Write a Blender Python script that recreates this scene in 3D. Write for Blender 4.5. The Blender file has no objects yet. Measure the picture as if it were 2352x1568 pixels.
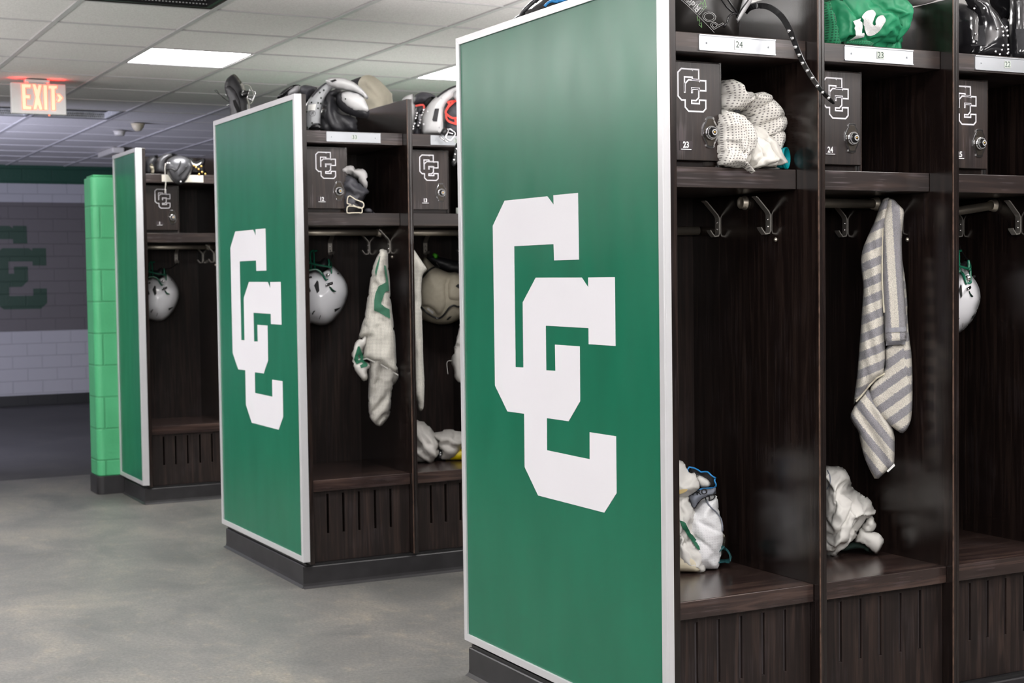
import bpy, bmesh, math, random
from mathutils import Vector, Matrix, noise, geometry
from mathutils.bvhtree import BVHTree

# ------------------------------------------------------------------ measured shapes (metres)
EMBLEM = [(0.074, 0.792), (0.315, 0.791), (0.349, 0.767), (0.348, 0.792), (0.474, 0.791), (0.475, 0.624), (0.348, 0.624), (0.346, 0.666), (0.126, 0.666), (0.125, 0.337), (0.171, 0.338), (0.172, 0.514), (0.247, 0.58), (0.488, 0.579), (0.52, 0.554), (0.52, 0.579), (0.646, 0.579), (0.646, 0.413), (0.519, 0.413), (0.519, 0.453), (0.298, 0.454), (0.298, 0.337), (0.348, 0.338), (0.347, 0.406), (0.474, 0.406), (0.473, 0.267), (0.414, 0.212), (0.298, 0.211), (0.297, 0.126), (0.518, 0.125), (0.519, 0.193), (0.644, 0.194), (0.644, 0.055), (0.586, 0.0), (0.245, 0.0), (0.171, 0.068), (0.172, 0.213), (0.074, 0.212), (-0.0, 0.279), (0.0, 0.726)]
DATA = {
 'towel': {'o':(0.812,0.1643,0.6151),'r':-0.729,'d':4.04,'body':[(-0.0122,0.7473),(0.0022,0.7499),(0.0094,0.7423),(0.0026,0.7054),(-0.0076,0.6512),(-0.0127,0.5572),(-0.0096,0.4478),(-0.008,0.2884),(-0.0303,0.2758),(-0.0497,0.2557),(-0.0668,0.2331),(-0.0839,0.2129),(-0.0913,0.2028),(-0.0813,0.2731),(-0.0737,0.3683),(-0.0661,0.4782),(-0.0636,0.518),(-0.0716,0.5779),(-0.0657,0.6176),(-0.0486,0.657),(-0.0316,0.6963),(-0.0219,0.7307)],'flap':[(-0.0002,0.748),(0.0151,0.7436),(0.0261,0.7295),(0.0414,0.7144),(0.037,0.675),(0.0341,0.6455),(0.0345,0.601),(0.0387,0.5268),(0.0448,0.4475),(0.0475,0.3755),(0.0326,0.3681),(0.011,0.3622),(-0.0097,0.3642),(-0.0105,0.4478),(-0.0151,0.5324),(-0.0149,0.6167),(-0.0123,0.7008)],'side':[(0.0283,0.6258),(0.0331,0.601),(0.0435,0.5316),(0.0486,0.4672),(0.0476,0.4474),(0.0533,0.378),(0.0594,0.3333),(0.0617,0.2439),(0.054,0.2189),(0.0326,0.3184),(0.0183,0.4178),(0.0186,0.5419)],'tailr':[(-0.0078,0.3682),(0.0446,0.3681),(0.0518,0.3283),(0.0603,0.2936),(0.0612,0.2439),(0.0602,0.1941),(0.0563,0.1592),(0.0467,0.1391),(0.0337,0.1275),(0.0139,0.1412),(-0.016,0.1684),(-0.0402,0.1982),(-0.0508,0.2282),(-0.0449,0.2583),(-0.008,0.2884)],'taill':[(-0.0497,0.2532),(-0.0353,0.2183),(-0.0015,0.1635),(0.0153,0.1287),(0.0152,0.0787),(0.0137,0.0436),(-0.0018,0.0308),(-0.0334,0.0),(-0.0503,0.0324),(-0.0649,0.0673),(-0.0745,0.1125),(-0.0769,0.13),(-0.0915,0.1525),(-0.1012,0.1725),(-0.084,0.2079)],'tag':[(-0.0057,0.0292),(0.0137,0.0496),(0.0161,0.0436),(-0.0018,0.0263)]},
 'jerseyB1': {'o':(0.405,2.574,0.5857),'r':-0.3986,'d':5.88,'tail':[(-0.0807,0.2724),(-0.0419,0.2862),(0.0295,0.2365),(0.0337,0.1976),(0.0311,0.1831),(0.0088,0.1496),(0.004,0.0963),(-0.0012,0.043),(-0.0176,0.019),(-0.0372,0.0),(-0.0564,0.0053),(-0.073,0.0226),(-0.0832,0.0423),(-0.0859,0.1078)],'sleeve':[(-0.131,0.3345),(-0.1078,0.351),(-0.0858,0.3747),(-0.0841,0.3361),(-0.0991,0.2979),(-0.1035,0.2666),(-0.0737,0.2468),(-0.0753,0.2348),(-0.0851,0.2253),(-0.089,0.1916),(-0.1059,0.1861),(-0.1246,0.2092),(-0.1386,0.2311),(-0.1464,0.2746),(-0.1411,0.3082)],'body':[(-0.0299,0.6955),(-0.0213,0.6973),(0.001,0.6904),(0.0015,0.6329),(0.0063,0.5753),(0.0101,0.4889),(0.0179,0.4119),(0.0253,0.342),(0.0273,0.2577),(0.0336,0.2021),(0.0051,0.222),(-0.0328,0.2468),(-0.0685,0.2618),(-0.0874,0.2718),(-0.1033,0.2673),(-0.0989,0.2985),(-0.0907,0.356),(-0.1075,0.3539),(-0.1219,0.3469),(-0.1068,0.3947),(-0.0915,0.4472),(-0.0756,0.5381),(-0.0598,0.6241),(-0.0473,0.6575),(-0.035,0.6812)],'decal':[(-0.0146,0.6352),(-0.0071,0.6337),(-0.0003,0.585),(0.0046,0.5349),(-0.0059,0.5336),(-0.0136,0.528),(-0.0286,0.4853),(-0.0145,0.4732),(0.0043,0.4634),(0.0066,0.4266),(-0.0151,0.4374),(-0.0386,0.4521),(-0.0566,0.4595),(-0.0554,0.5),(-0.0492,0.5285),(-0.0369,0.5545),(-0.0177,0.5638),(-0.0072,0.5699),(-0.0114,0.6042)],'decalb':[(-0.0278,0.673),(-0.0311,0.6702),(-0.0441,0.6332),(-0.0502,0.6095),(-0.0463,0.5923),(-0.0356,0.6331)],'four':[(-0.1221,0.3199),(-0.1149,0.3207),(-0.1,0.273),(-0.1049,0.2683),(-0.0842,0.2487),(-0.0863,0.2416),(-0.1107,0.2348),(-0.1153,0.2455),(-0.1018,0.2538),(-0.1098,0.2588),(-0.1281,0.2495),(-0.1382,0.2689)],'fourh':[(-0.1198,0.2877),(-0.112,0.2708),(-0.122,0.2676)]},
 'jerseyB2': {'o':(0.54,2.5972,0.6358),'r':-0.418,'d':5.96,'body':[(-0.0389,0.6554),(-0.0147,0.6503),(-0.0099,0.6463),(0.0138,0.611),(0.0385,0.5717),(0.0374,0.5644),(0.0275,0.5524),(0.021,0.5379),(0.0159,0.4941),(0.0158,0.4258),(0.0189,0.3183),(0.0197,0.2106),(0.0231,0.1175),(0.0211,0.0537),(0.018,0.0145),(0.0065,0.0),(-0.0045,0.01),(-0.0098,0.0494),(-0.0339,0.0646),(-0.041,0.2312),(-0.0467,0.4754)]},
 'tanhelmet': {'o':(0.7729,2.8434,0.9722),'r':-0.436,'d':6.28,'shell':[(-0.0993,0.2097),(-0.0896,0.2307),(-0.0911,0.2798),(-0.0747,0.2843),(-0.0563,0.263),(-0.0379,0.2452),(-0.0053,0.2296),(0.0226,0.2175),(0.0508,0.2218),(0.0833,0.2003),(0.1087,0.1742),(0.1174,0.1271),(0.1049,0.0756),(0.0808,0.0337),(0.0571,0.0176),(0.0335,0.0062),(0.0099,0.0007),(-0.0253,0.0),(-0.0533,0.0075),(-0.079,0.0149),(-0.0999,0.0269),(-0.1157,0.06),(-0.1195,0.1187),(-0.114,0.1678)],'crest':[(-0.0914,0.191),(-0.0725,0.2139),(-0.0352,0.2388),(-0.0053,0.2269),(0.0222,0.2138),(0.0185,0.1988),(0.0065,0.1666),(0.0072,0.1342),(0.0113,0.1017),(0.0086,0.0785),(-0.0057,0.0486),(-0.0268,0.0327),(-0.0381,0.0491),(-0.0448,0.0631),(-0.0724,0.0774),(-0.0932,0.0754),(-0.1043,0.1079),(-0.1047,0.1542)],'panel':[(0.0267,0.2033),(0.036,0.2055),(0.059,0.196),(0.0819,0.1794),(0.0954,0.1515),(0.0878,0.1052),(0.0575,0.0964),(0.039,0.099),(0.016,0.1062),(0.0119,0.1387),(0.0123,0.1665)],'bandlow':[(-0.098,0.0775),(-0.0775,0.0564),(-0.0523,0.0374),(-0.0292,0.0278),(-0.0153,0.0311),(0.0012,0.046),(0.0201,0.0712),(0.0388,0.0814),(0.0573,0.0753),(0.0806,0.0797),(0.0994,0.0933)],'bandtop':[(-0.0915,0.1956),(-0.0726,0.2185),(-0.0538,0.2345),(-0.0352,0.2431),(-0.0236,0.2399)],'opening':[(-0.0333,0.2466),(-0.0495,0.2656),(-0.0706,0.2682),(-0.0728,0.2776),(-0.0491,0.2938),(-0.028,0.2865),(0.0142,0.2789),(0.0845,0.2568),(0.0956,0.2072),(0.0649,0.2053),(0.051,0.2207),(0.0251,0.2187),(-0.0054,0.2309)],'tag':[(-0.0475,0.293),(-0.0415,0.3034),(-0.0253,0.2962),(-0.0162,0.2821),(-0.0279,0.2811),(-0.0245,0.2717),(-0.0396,0.2801)],'strap':[(-0.034,0.2602),(-0.0282,0.2624),(-0.0145,0.2413),(-0.018,0.2385)],'vent':[(0.0078,0.0215),(0.0196,0.0341),(0.0312,0.0362),(0.0241,0.027),(0.0147,0.0191)],'ear':[(0.0469,0.1614),(0.0586,0.1705),(0.0724,0.1657),(0.0722,0.1495),(0.0607,0.1519)],'slot':[(-0.0748,0.0716),(-0.0655,0.0715),(-0.045,0.0561),(-0.0475,0.0446),(-0.0657,0.0611)]},
 'clothB2': {'o':(0.8,2.802,0.7275),'r':-0.4427,'d':6.25,'body':[(0.0234,0.2464),(0.0759,0.2526),(0.0877,0.0982),(0.0828,0.0),(0.0198,0.0045),(0.006,0.0153),(-0.0043,0.0295),(-0.0053,0.0576),(-0.0174,0.0893),(-0.0066,0.1137),(0.001,0.1557),(0.0158,0.208)],'cuff':[(-0.0174,0.09),(0.0209,0.0824),(0.0233,0.0053),(0.0059,0.0161),(-0.0043,0.0303),(-0.0053,0.0583)],'cord':[(-0.0048,0.0913),(-0.0279,0.093),(-0.0351,0.0791),(-0.0308,0.0369)]},
 'pileB2': {'o':(0.6862,2.8342,0.406),'r':-0.424,'d':6.24,'a':[(-0.0891,0.1506),(-0.0742,0.1651),(-0.0489,0.1621),(-0.0207,0.1518),(0.0058,0.1341),(0.0274,0.1067),(0.0392,0.0794),(0.0421,0.045),(0.0359,0.0254),(0.0113,0.0),(-0.0085,0.0),(-0.0378,0.0),(-0.0671,0.0),(-0.0912,0.0181)],'b':[(0.0177,0.1048),(0.0374,0.1093),(0.0768,0.1209),(0.1209,0.1161),(0.1699,0.1092),(0.1843,0.0793),(0.1399,0.0703),(0.1002,0.0),(0.0608,0.0),(0.0436,0.0),(0.0368,0.0723)],'c':[(-0.0317,0.0599),(0.0073,0.0883),(0.0264,0.0733),(0.0066,0.0397),(-0.0276,0.0161),(-0.0445,0.0165)]},
 'tubeB2': {'o':(0.749,2.7745,0.4072),'r':-0.4372,'d':6.21,'ends':[(-0.0169,0.022),(0.0758,0.0277),(-0.0559,0.0179),(-0.0706,0.0142)],'top':[(-0.0166,0.0416),(0.0762,0.0522)],'bot':[(-0.0172,0.0),(0.0754,0.0032)]},
 'pileA1': {'o':(0.3452,0.3589,0.406),'r':-0.6063,'d':3.9,'shirt':[(-0.0945,0.2645),(-0.0763,0.2828),(-0.0552,0.2819),(-0.0418,0.2753),(-0.0314,0.2571),(-0.027,0.2526),(-0.015,0.2496),(-0.0071,0.2345),(-0.0048,0.2163),(-0.0199,0.2041),(-0.0349,0.1949),(-0.05,0.1902),(-0.0771,0.1886),(-0.095,0.2037)],'slit':[(-0.0581,0.2156),(-0.0462,0.2196),(-0.0299,0.2197),(-0.0374,0.2112),(-0.0522,0.2064),(-0.0582,0.2063)],'waist':[(-0.0333,0.1941),(-0.0168,0.2047),(0.0056,0.2109),(0.025,0.2119),(0.0393,0.2162),(0.0404,0.199),(0.0219,0.1943),(0.0039,0.1867),(-0.0066,0.1761),(-0.0136,0.1639),(-0.0207,0.1623)],'inner':[(-0.0315,0.2589),(-0.0209,0.2634),(0.0021,0.2498),(0.0195,0.2514),(0.0358,0.2378),(0.0396,0.2196),(0.0296,0.2095),(0.0101,0.2082),(-0.0049,0.2072),(-0.0122,0.2239),(-0.0256,0.2513)],'cup':[(-0.012,0.2466),(0.0014,0.2443),(0.0193,0.2352),(0.0275,0.2232),(0.0221,0.2147),(0.0041,0.2125),(-0.0033,0.22)],'trim':[(-0.0328,0.2624),(-0.0193,0.2666),(-0.006,0.2594),(0.0021,0.2531),(0.0104,0.2546),(0.02,0.255),(0.0283,0.2474),(0.0386,0.2405),(0.0365,0.233),(0.0403,0.2239),(0.037,0.2155),(0.0265,0.2118),(0.0101,0.2108),(-0.0049,0.2071),(-0.0154,0.204)],'shorts':[(-0.0327,0.1368),(-0.0204,0.1537),(-0.0138,0.1553),(-0.0052,0.1676),(0.004,0.1784),(0.0222,0.1862),(0.0409,0.19),(0.0456,0.1741),(0.0476,0.1465),(0.0549,0.1251),(0.0584,0.1067),(0.0576,0.076),(0.0545,0.0576),(0.0453,0.0),(0.0301,0.0),(0.018,0.0),(-0.0062,0.0),(-0.0243,0.0),(-0.0423,0.0752)],'seam':[(0.0127,0.1845),(0.0259,0.1681),(0.0406,0.1516),(0.0509,0.1367),(0.0555,0.1202),(0.0556,0.1022)],'pants':[(-0.0948,0.1907),(-0.0588,0.1924),(-0.0318,0.1941),(-0.0245,0.1759),(-0.0128,0.1457),(-0.0056,0.1095),(0.0031,0.0823),(0.0112,0.0),(0.0005,0.0),(-0.015,0.0),(-0.036,0.0),(-0.06,0.0),(-0.0961,0.0)],'stripe':[(-0.0533,0.1407),(-0.0468,0.1393),(-0.0379,0.1324),(-0.0292,0.1139),(-0.0249,0.1035),(-0.0132,0.0871),(0.0006,0.0728),(0.0111,0.0589),(0.0029,0.0597),(-0.0075,0.0617),(-0.0177,0.0751),(-0.0308,0.0959),(-0.044,0.1183)],'pad':[(-0.0953,0.0505),(-0.0551,0.0524),(-0.0387,0.0556),(-0.0179,0.0513),(0.0072,0.0),(0.0198,0.0),(0.018,0.0),(0.0061,0.0),(-0.0064,0.0),(-0.0212,0.0),(-0.042,0.0),(-0.0598,0.0),(-0.0956,0.0)],'strap':[(0.0253,0.0277),(0.0419,0.0416),(0.054,0.0569),(0.0585,0.0539),(0.0689,0.0449),(0.0754,0.0343),(0.0732,0.0236),(0.0612,0.018),(0.0478,0.0203),(0.0298,0.0247)],'pale':[(0.0547,0.0883),(0.0637,0.0822),(0.0629,0.0515),(0.0588,0.0346),(0.0497,0.0222),(0.052,0.0453),(0.0569,0.0607)]},
 'pileA2': {'o':(0.8082,0.3195,0.406),'r':-0.7034,'d':4.15,'a':[(-0.0872,0.1972),(-0.0745,0.2264),(-0.0572,0.2315),(-0.0276,0.2287),(-0.012,0.2226),(-0.0012,0.2099),(0.005,0.1892),(0.0096,0.17),(0.0282,0.1592),(0.0406,0.1498),(0.0529,0.1437),(0.0597,0.1358),(0.0622,0.1262),(0.0714,0.112),(0.0615,0.1013),(0.0497,0.0907),(0.0341,0.0679),(0.0216,0.0484),(0.0029,0.0286),(-0.0158,0.0152),(-0.0347,0.0),(-0.0504,0.0),(-0.0723,0.0),(-0.088,0.0)],'b':[(0.0339,0.0762),(0.0494,0.0988),(0.0586,0.1047),(0.0678,0.0929),(0.0714,0.0771),(0.064,0.0642),(0.0523,0.0607),(0.04,0.0636)],'cuff':[(0.0307,0.0722),(0.0491,0.0679),(0.0644,0.0629),(0.0797,0.0576),(0.0912,0.0405),(0.0826,0.0197),(0.0719,0.0051),(0.0581,0.0142),(0.0489,0.0203),(0.0336,0.031),(0.0152,0.0353),(0.0214,0.0498)],'dark':[(-0.0281,0.01),(-0.0095,0.0233),(0.0152,0.0342),(0.0368,0.0277),(0.0583,0.0124),(0.069,0.0041),(0.049,0.0058),(0.0337,0.0165),(0.009,0.0126),(-0.0158,0.0056)],'line':[(-0.0562,0.2307),(-0.0501,0.2214),(-0.048,0.2057),(-0.0517,0.193),(-0.0567,0.1819)]},
 'jerseyA1': {'o':(0.3112,0.13,1.4246),'r':-0.0,'d':2.98,'hood':[(-0.0288,0.2113),(-0.0122,0.2211),(0.0116,0.2148),(0.0152,0.1984),(0.0337,0.1957),(0.0523,0.1905),(0.086,0.191),(0.1002,0.175),(0.1084,0.1632),(0.1235,0.1485),(0.1329,0.1382),(0.1354,0.1185),(0.1345,0.0),(0.1193,0.0),(0.0929,0.0),(0.0703,0.0),(0.0555,0.1278),(0.0408,0.1514),(0.0037,0.1439),(-0.0294,0.1486)],'white':[(-0.0579,0.1433),(-0.0326,0.1354),(-0.0035,0.1276),(0.0184,0.1165),(0.0367,0.1022),(0.0591,0.109),(0.0701,0.0943),(0.085,0.0858),(0.0924,0.071),(0.1036,0.0547),(0.1148,0.0414),(0.1203,0.0295),(0.1165,0.0),(0.1089,0.0),(0.0769,0.0),(0.0397,0.0),(0.0028,0.0),(-0.0591,0.0)],'roll':[(0.0063,0.0203),(0.0247,0.0326),(0.0541,0.0357),(0.0707,0.0278),(0.0688,0.0159),(0.0539,0.0096),(0.0318,0.0017),(0.0061,-0.0003)],'mesh':[(-0.088,0.1231),(-0.0629,0.1299),(-0.0414,0.1264),(-0.0199,0.111),(-0.0055,0.0968),(0.0024,0.0794),(-0.0021,0.0587),(-0.0132,0.0407),(-0.0315,0.0196),(-0.0207,0.014),(0.0083,-0.003),(0.0053,-0.0134),(-0.0099,-0.0078),(-0.028,-0.0003),(-0.0497,0.0016),(-0.0676,0.0041),(-0.089,0.0095)],'dark':[(-0.0362,0.1387),(-0.018,0.1438),(-0.0034,0.1444),(-0.0035,0.134),(-0.0181,0.1305)],'greenb':[(0.0755,0.0876),(0.0924,0.0912),(0.0867,0.076)]},
 'bagB1': {'o':(0.3055,2.5934,1.4246),'r':-0.3817,'d':5.86,'grey':[(-0.0755,0.1728),(-0.0538,0.1822),(-0.0322,0.1838),(-0.0152,0.1725),(0.0106,0.168),(0.0232,0.1506),(0.0252,0.1161),(0.0179,0.0945),(0.001,0.1119),(-0.0202,0.1358),(-0.0545,0.1447),(-0.076,0.147)],'black':[(-0.076,0.147),(-0.0544,0.1511),(-0.0244,0.1423),(0.0011,0.1162),(0.0223,0.0945),(0.0273,0.0836),(0.0131,0.0643),(0.0042,0.0513),(0.0124,0.0253),(-0.0137,0.0),(-0.0784,0.0)],'band':[(-0.0511,0.0594),(-0.0425,0.0649),(-0.0214,0.0506),(0.0062,0.0397),(0.0098,0.0268),(0.0037,0.0183),(-0.0113,0.0192),(-0.0346,0.0314),(-0.0537,0.0359)],'band2':[(-0.0544,0.0188),(-0.0474,0.0264),(-0.0219,0.0228),(0.0015,0.0183),(0.0017,0.0),(-0.0095,0.0),(-0.0351,0.0),(-0.0542,0.0)],'floorcloth':[(0.0057,0.0),(0.0166,0.0188),(0.0339,0.0199),(0.0511,0.0),(0.0574,0.0),(0.0055,0.0)]},
 'padsB1': {'o':(0.2032,2.5934,1.733),'r':-0.3654,'d':5.83,'plate':[(-0.1185,0.0),(-0.1176,0.0599),(-0.1158,0.0961),(-0.1075,0.1142),(-0.0948,0.1323),(-0.0763,0.155),(-0.0533,0.1776),(-0.0337,0.1946),(-0.0124,0.189),(-0.0036,0.1732),(-0.0129,0.1618),(-0.0267,0.146),(-0.0361,0.1301),(-0.0443,0.112),(-0.0503,0.0939),(-0.0542,0.0689),(-0.0577,0.0),(-0.0575,0.0)],'epaulet':[(-0.0342,0.1941),(-0.0255,0.202),(-0.0119,0.2065),(0.0106,0.2082),(0.0354,0.2055),(0.0556,0.1988),(0.0757,0.1887),(0.0935,0.1752),(0.1113,0.1582),(0.1246,0.1402),(0.1294,0.13),(0.1255,0.1244),(0.1187,0.1243),(0.1087,0.1345),(0.0863,0.1469),(0.0593,0.1559),(0.0301,0.1604),(0.0053,0.1649),(-0.0126,0.1705),(-0.0259,0.1806)],'cup':[(0.0217,0.1356),(0.0253,0.1469),(0.0367,0.1536),(0.0638,0.1548),(0.0908,0.1481),(0.1087,0.1356),(0.1185,0.1153),(0.1261,0.0972),(0.1295,0.0814),(0.1212,0.0764),(0.1031,0.0757),(0.0828,0.0773),(0.067,0.0814),(0.0469,0.0927),(0.0314,0.1085),(0.0226,0.122)],'cuprim':[(0.0038,0.1324),(0.0095,0.1483),(0.021,0.1562),(0.037,0.1619),(0.0687,0.1597),(0.1092,0.1393),(0.1291,0.1006),(0.132,0.0756),(0.1307,0.062),(0.1237,0.0556),(0.1032,0.0552),(0.0851,0.0586),(0.0625,0.0666),(0.0399,0.0745),(0.0242,0.0848),(0.0109,0.1006),(0.0055,0.1143)],'padding':[(-0.0569,0.0),(-0.055,0.0538),(-0.051,0.0881),(-0.0436,0.1178),(-0.0317,0.1406),(-0.0131,0.1612),(0.0077,0.1749),(0.0305,0.1693),(0.0185,0.1384),(0.0246,0.0995),(0.0517,0.0789),(0.0835,0.0651),(0.0826,0.0),(-0.0067,0.0),(-0.0546,0.0)],'collar':[(-0.1205,0.1097),(-0.1195,0.1582),(-0.1332,0.1651),(-0.1363,0.1813),(-0.1303,0.1939),(-0.1164,0.1986),(-0.0981,0.1963),(-0.0752,0.1906),(-0.066,0.186),(-0.0755,0.1721),(-0.0896,0.1582),(-0.1038,0.1374),(-0.1133,0.1213)],'archl':[(-0.1914,0.1583),(-0.1819,0.1745),(-0.1655,0.1907),(-0.1515,0.1976),(-0.1353,0.1995),(-0.1368,0.1838),(-0.1336,0.1676),(-0.1591,0.1606),(-0.18,0.156)],'epaul':[(-0.2242,0.1513),(-0.2213,0.1605),(-0.2072,0.1744),(-0.1885,0.1883),(-0.1676,0.1988),(-0.1468,0.2027),(-0.1307,0.1995),(-0.1354,0.1965),(-0.1586,0.1884),(-0.1796,0.1745),(-0.1914,0.1583),(-0.2101,0.1467),(-0.2239,0.1467)],'strap':[(-0.1028,0.0069),(-0.0959,0.0181),(-0.0845,0.0293),(-0.0733,0.0333),(-0.0599,0.0304),(-0.0511,0.0225),(-0.0495,0.0124),(-0.0559,0.0046),(-0.0738,0.0046)],'velcro':[(-0.0907,0.14),(-0.0712,0.1625),(-0.0506,0.1806),(-0.0324,0.1907),(-0.0291,0.1874),(-0.0508,0.1693),(-0.0692,0.1513),(-0.0863,0.1333)],'sticker':[(-0.1004,0.104),(-0.07,0.1067),(-0.0749,0.0826),(-0.1042,0.0815)],'badge':[(-0.0165,0.19),(0.0037,0.1968),(0.0092,0.1912),(-0.0032,0.1856),(-0.0077,0.1833),(-0.0121,0.1867)],'rivets':[(-0.1118,0.0342),(-0.1054,0.0184),(-0.1069,0.0781),(-0.0871,0.0341),(-0.064,0.0905),(-0.0632,0.1107),(-0.0529,0.1096),(-0.0878,0.113),(-0.0516,0.1299),(-0.0557,0.1502),(-0.0409,0.1592),(0.0407,0.1225)],'oval':[(-0.0864,0.0706)]},
 'cushionB': {'o':(0.655,3.2634,1.733),'r':-0.393,'d':6.62,'c':[(-0.0792,0.2887),(-0.0751,0.3042),(-0.0618,0.3223),(-0.0461,0.3287),(-0.028,0.3287),(-0.0074,0.3222),(0.0106,0.3092),(0.0336,0.2885),(0.054,0.2651),(0.0718,0.2418),(0.087,0.0),(0.0918,0.0),(0.0447,0.0),(-0.036,0.0),(-0.0588,0.0),(-0.0735,0.2447)],'dark':[(-0.1149,0.3121),(-0.1017,0.3186),(-0.0833,0.3251),(-0.0623,0.3316),(-0.0575,0.3094),(-0.0636,0.2572),(-0.0846,0.252),(-0.1103,0.2756)]},
 'padsB2': {'o':(0.6241,2.5834,1.733),'r':-0.4318,'d':5.98,'plate':[(-0.0562,0.053),(-0.0523,0.0722),(-0.0434,0.0963),(-0.0322,0.1155),(-0.01,0.1418),(0.0095,0.1561),(0.0341,0.1752),(0.0585,0.1895),(0.0853,0.2002),(0.1193,0.206),(0.1434,0.1889),(0.1068,0.1771),(0.075,0.1557),(0.0578,0.1437),(0.043,0.127),(0.0342,0.1077),(0.0303,0.0861),(0.0311,0.0619),(0.032,0.0378),(0.0293,0.0),(0.0206,0.0),(0.0072,0.0),(-0.0122,0.0),(-0.0315,0.0),(-0.0459,0.0),(-0.0542,0.0)],'edge':[(0.0071,0.1549),(0.0316,0.174),(0.0559,0.1882),(0.0838,0.1969),(0.0837,0.1892),(0.0582,0.1798),(0.0338,0.1655),(0.0106,0.1477)],'epaulet':[(0.0722,0.1646),(0.0892,0.174),(0.1302,0.1809),(0.1539,0.1568),(0.1415,0.1282),(0.1053,0.1237),(0.0814,0.1334),(0.0732,0.1478)],'velcro':[(-0.0009,0.1029),(0.0165,0.1039),(0.012,0.0776),(0.0072,0.0524),(-0.0077,0.0526),(-0.0112,0.0586)],'padr':[(0.0322,0.0),(0.0305,0.0866),(0.0384,0.1255),(0.0583,0.1472),(0.0829,0.1592),(0.1318,0.1588),(0.1507,0.11),(0.1423,0.0),(0.1051,0.0),(0.0562,0.0)],'red1':[(0.048,0.1323),(0.0674,0.1358),(0.0869,0.1369)],'red2':[(0.0504,0.1299),(0.0576,0.125),(0.0426,0.0962),(0.0472,0.084),(0.0689,0.0694),(0.1005,0.0715)],'red3':[(0.0436,0.0841),(0.0458,0.0672),(0.0565,0.055),(0.0855,0.0451)],'red4':[(0.0771,0.1345),(0.055,0.1154),(0.0475,0.1034)],'red5':[(0.0786,0.0693),(0.0831,0.0475)],'collar':[(-0.0867,0.142),(-0.0813,0.1713),(-0.0639,0.1822),(-0.0491,0.1853),(-0.0319,0.1837),(-0.0123,0.1781),(0.0072,0.167),(-0.0103,0.1512),(-0.0278,0.1317),(-0.0379,0.1171),(-0.0451,0.1269),(-0.0573,0.1344),(-0.077,0.1321)],'hollow':[(-0.0471,0.1382),(-0.0395,0.1527),(-0.0198,0.1623),(0.0047,0.1622),(-0.0326,0.1234),(-0.0412,0.1211)],'redl':[(-0.0775,0.1234),(-0.047,0.1268),(-0.0436,0.1122)],'middle':[(-0.0767,0.1298),(-0.0449,0.1296),(-0.0401,0.1197),(-0.0553,0.0906),(-0.0581,0.0661),(-0.0561,0.0),(-0.0442,0.0),(-0.0786,0.0),(-0.0908,0.0),(-0.0802,0.0663)],'laces':[(-0.0753,0.0386),(-0.0672,0.0872),(-0.0521,0.1138),(-0.0374,0.1185),(-0.0401,0.104),(-0.0552,0.0749),(-0.0593,0.0482),(-0.0547,0.0312),(-0.0657,0.0313)],'lacel':[(-0.0935,0.0273),(-0.0884,0.0394),(-0.0717,0.0974),(-0.0644,0.0949),(-0.0786,0.0417),(-0.0886,0.0248)],'eyelets':[(-0.0448,0.1057),(-0.0462,0.0957),(-0.0531,0.0851),(-0.06,0.0653),(-0.0611,0.0554),(-0.0669,0.0436),(-0.0722,0.0921),(-0.0739,0.0817),(-0.0774,0.072),(-0.0821,0.051),(-0.0865,0.0398),(-0.0886,0.0297)],'platel':[(-0.1374,0.1377),(-0.1298,0.1547),(-0.1076,0.1691),(-0.0831,0.1726),(-0.0858,0.1543),(-0.0874,0.1325),(-0.0788,0.1348),(-0.077,0.0983),(-0.0811,0.0691),(-0.0927,0.0),(-0.11,0.0),(-0.1393,0.0)],'rimr':[(0.0346,0.0408),(0.0761,0.0501),(0.1053,0.045),(0.1048,0.0111),(0.0317,0.0105)],'strap':[(0.0168,0.0025),(0.0316,0.0274),(0.0531,0.0225),(0.0554,0.0105),(0.0407,-0.0085),(0.0287,-0.0036)],'buckle':[(0.0458,0.0187),(0.059,0.0186),(0.0744,0.0077),(0.079,-0.0019),(0.0595,-0.0268),(0.0476,-0.0219),(0.0381,-0.0123),(0.0529,0.0138)],'buckle2':[(0.0166,-0.0093),(0.0261,-0.0178),(0.0438,-0.0311),(0.0523,-0.0252)],'prong':[(0.048,0.0055),(0.0695,0.0006)],'rivets':[(0.0275,0.1447),(-0.03,0.0933),(-0.0464,0.0438),(0.0165,0.0301),(0.0103,0.0152)],'eyestrap':[(0.0785,-0.0364),(0.0931,-0.0293),(0.1025,-0.0366),(0.0922,-0.0891),(0.0821,-0.1177),(0.07,-0.1283),(0.0617,-0.1223),(0.0606,-0.1151),(0.0683,-0.0793)],'eyes2':[(0.0818,-0.0581),(0.0755,-0.079),(0.0711,-0.101)]},
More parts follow.
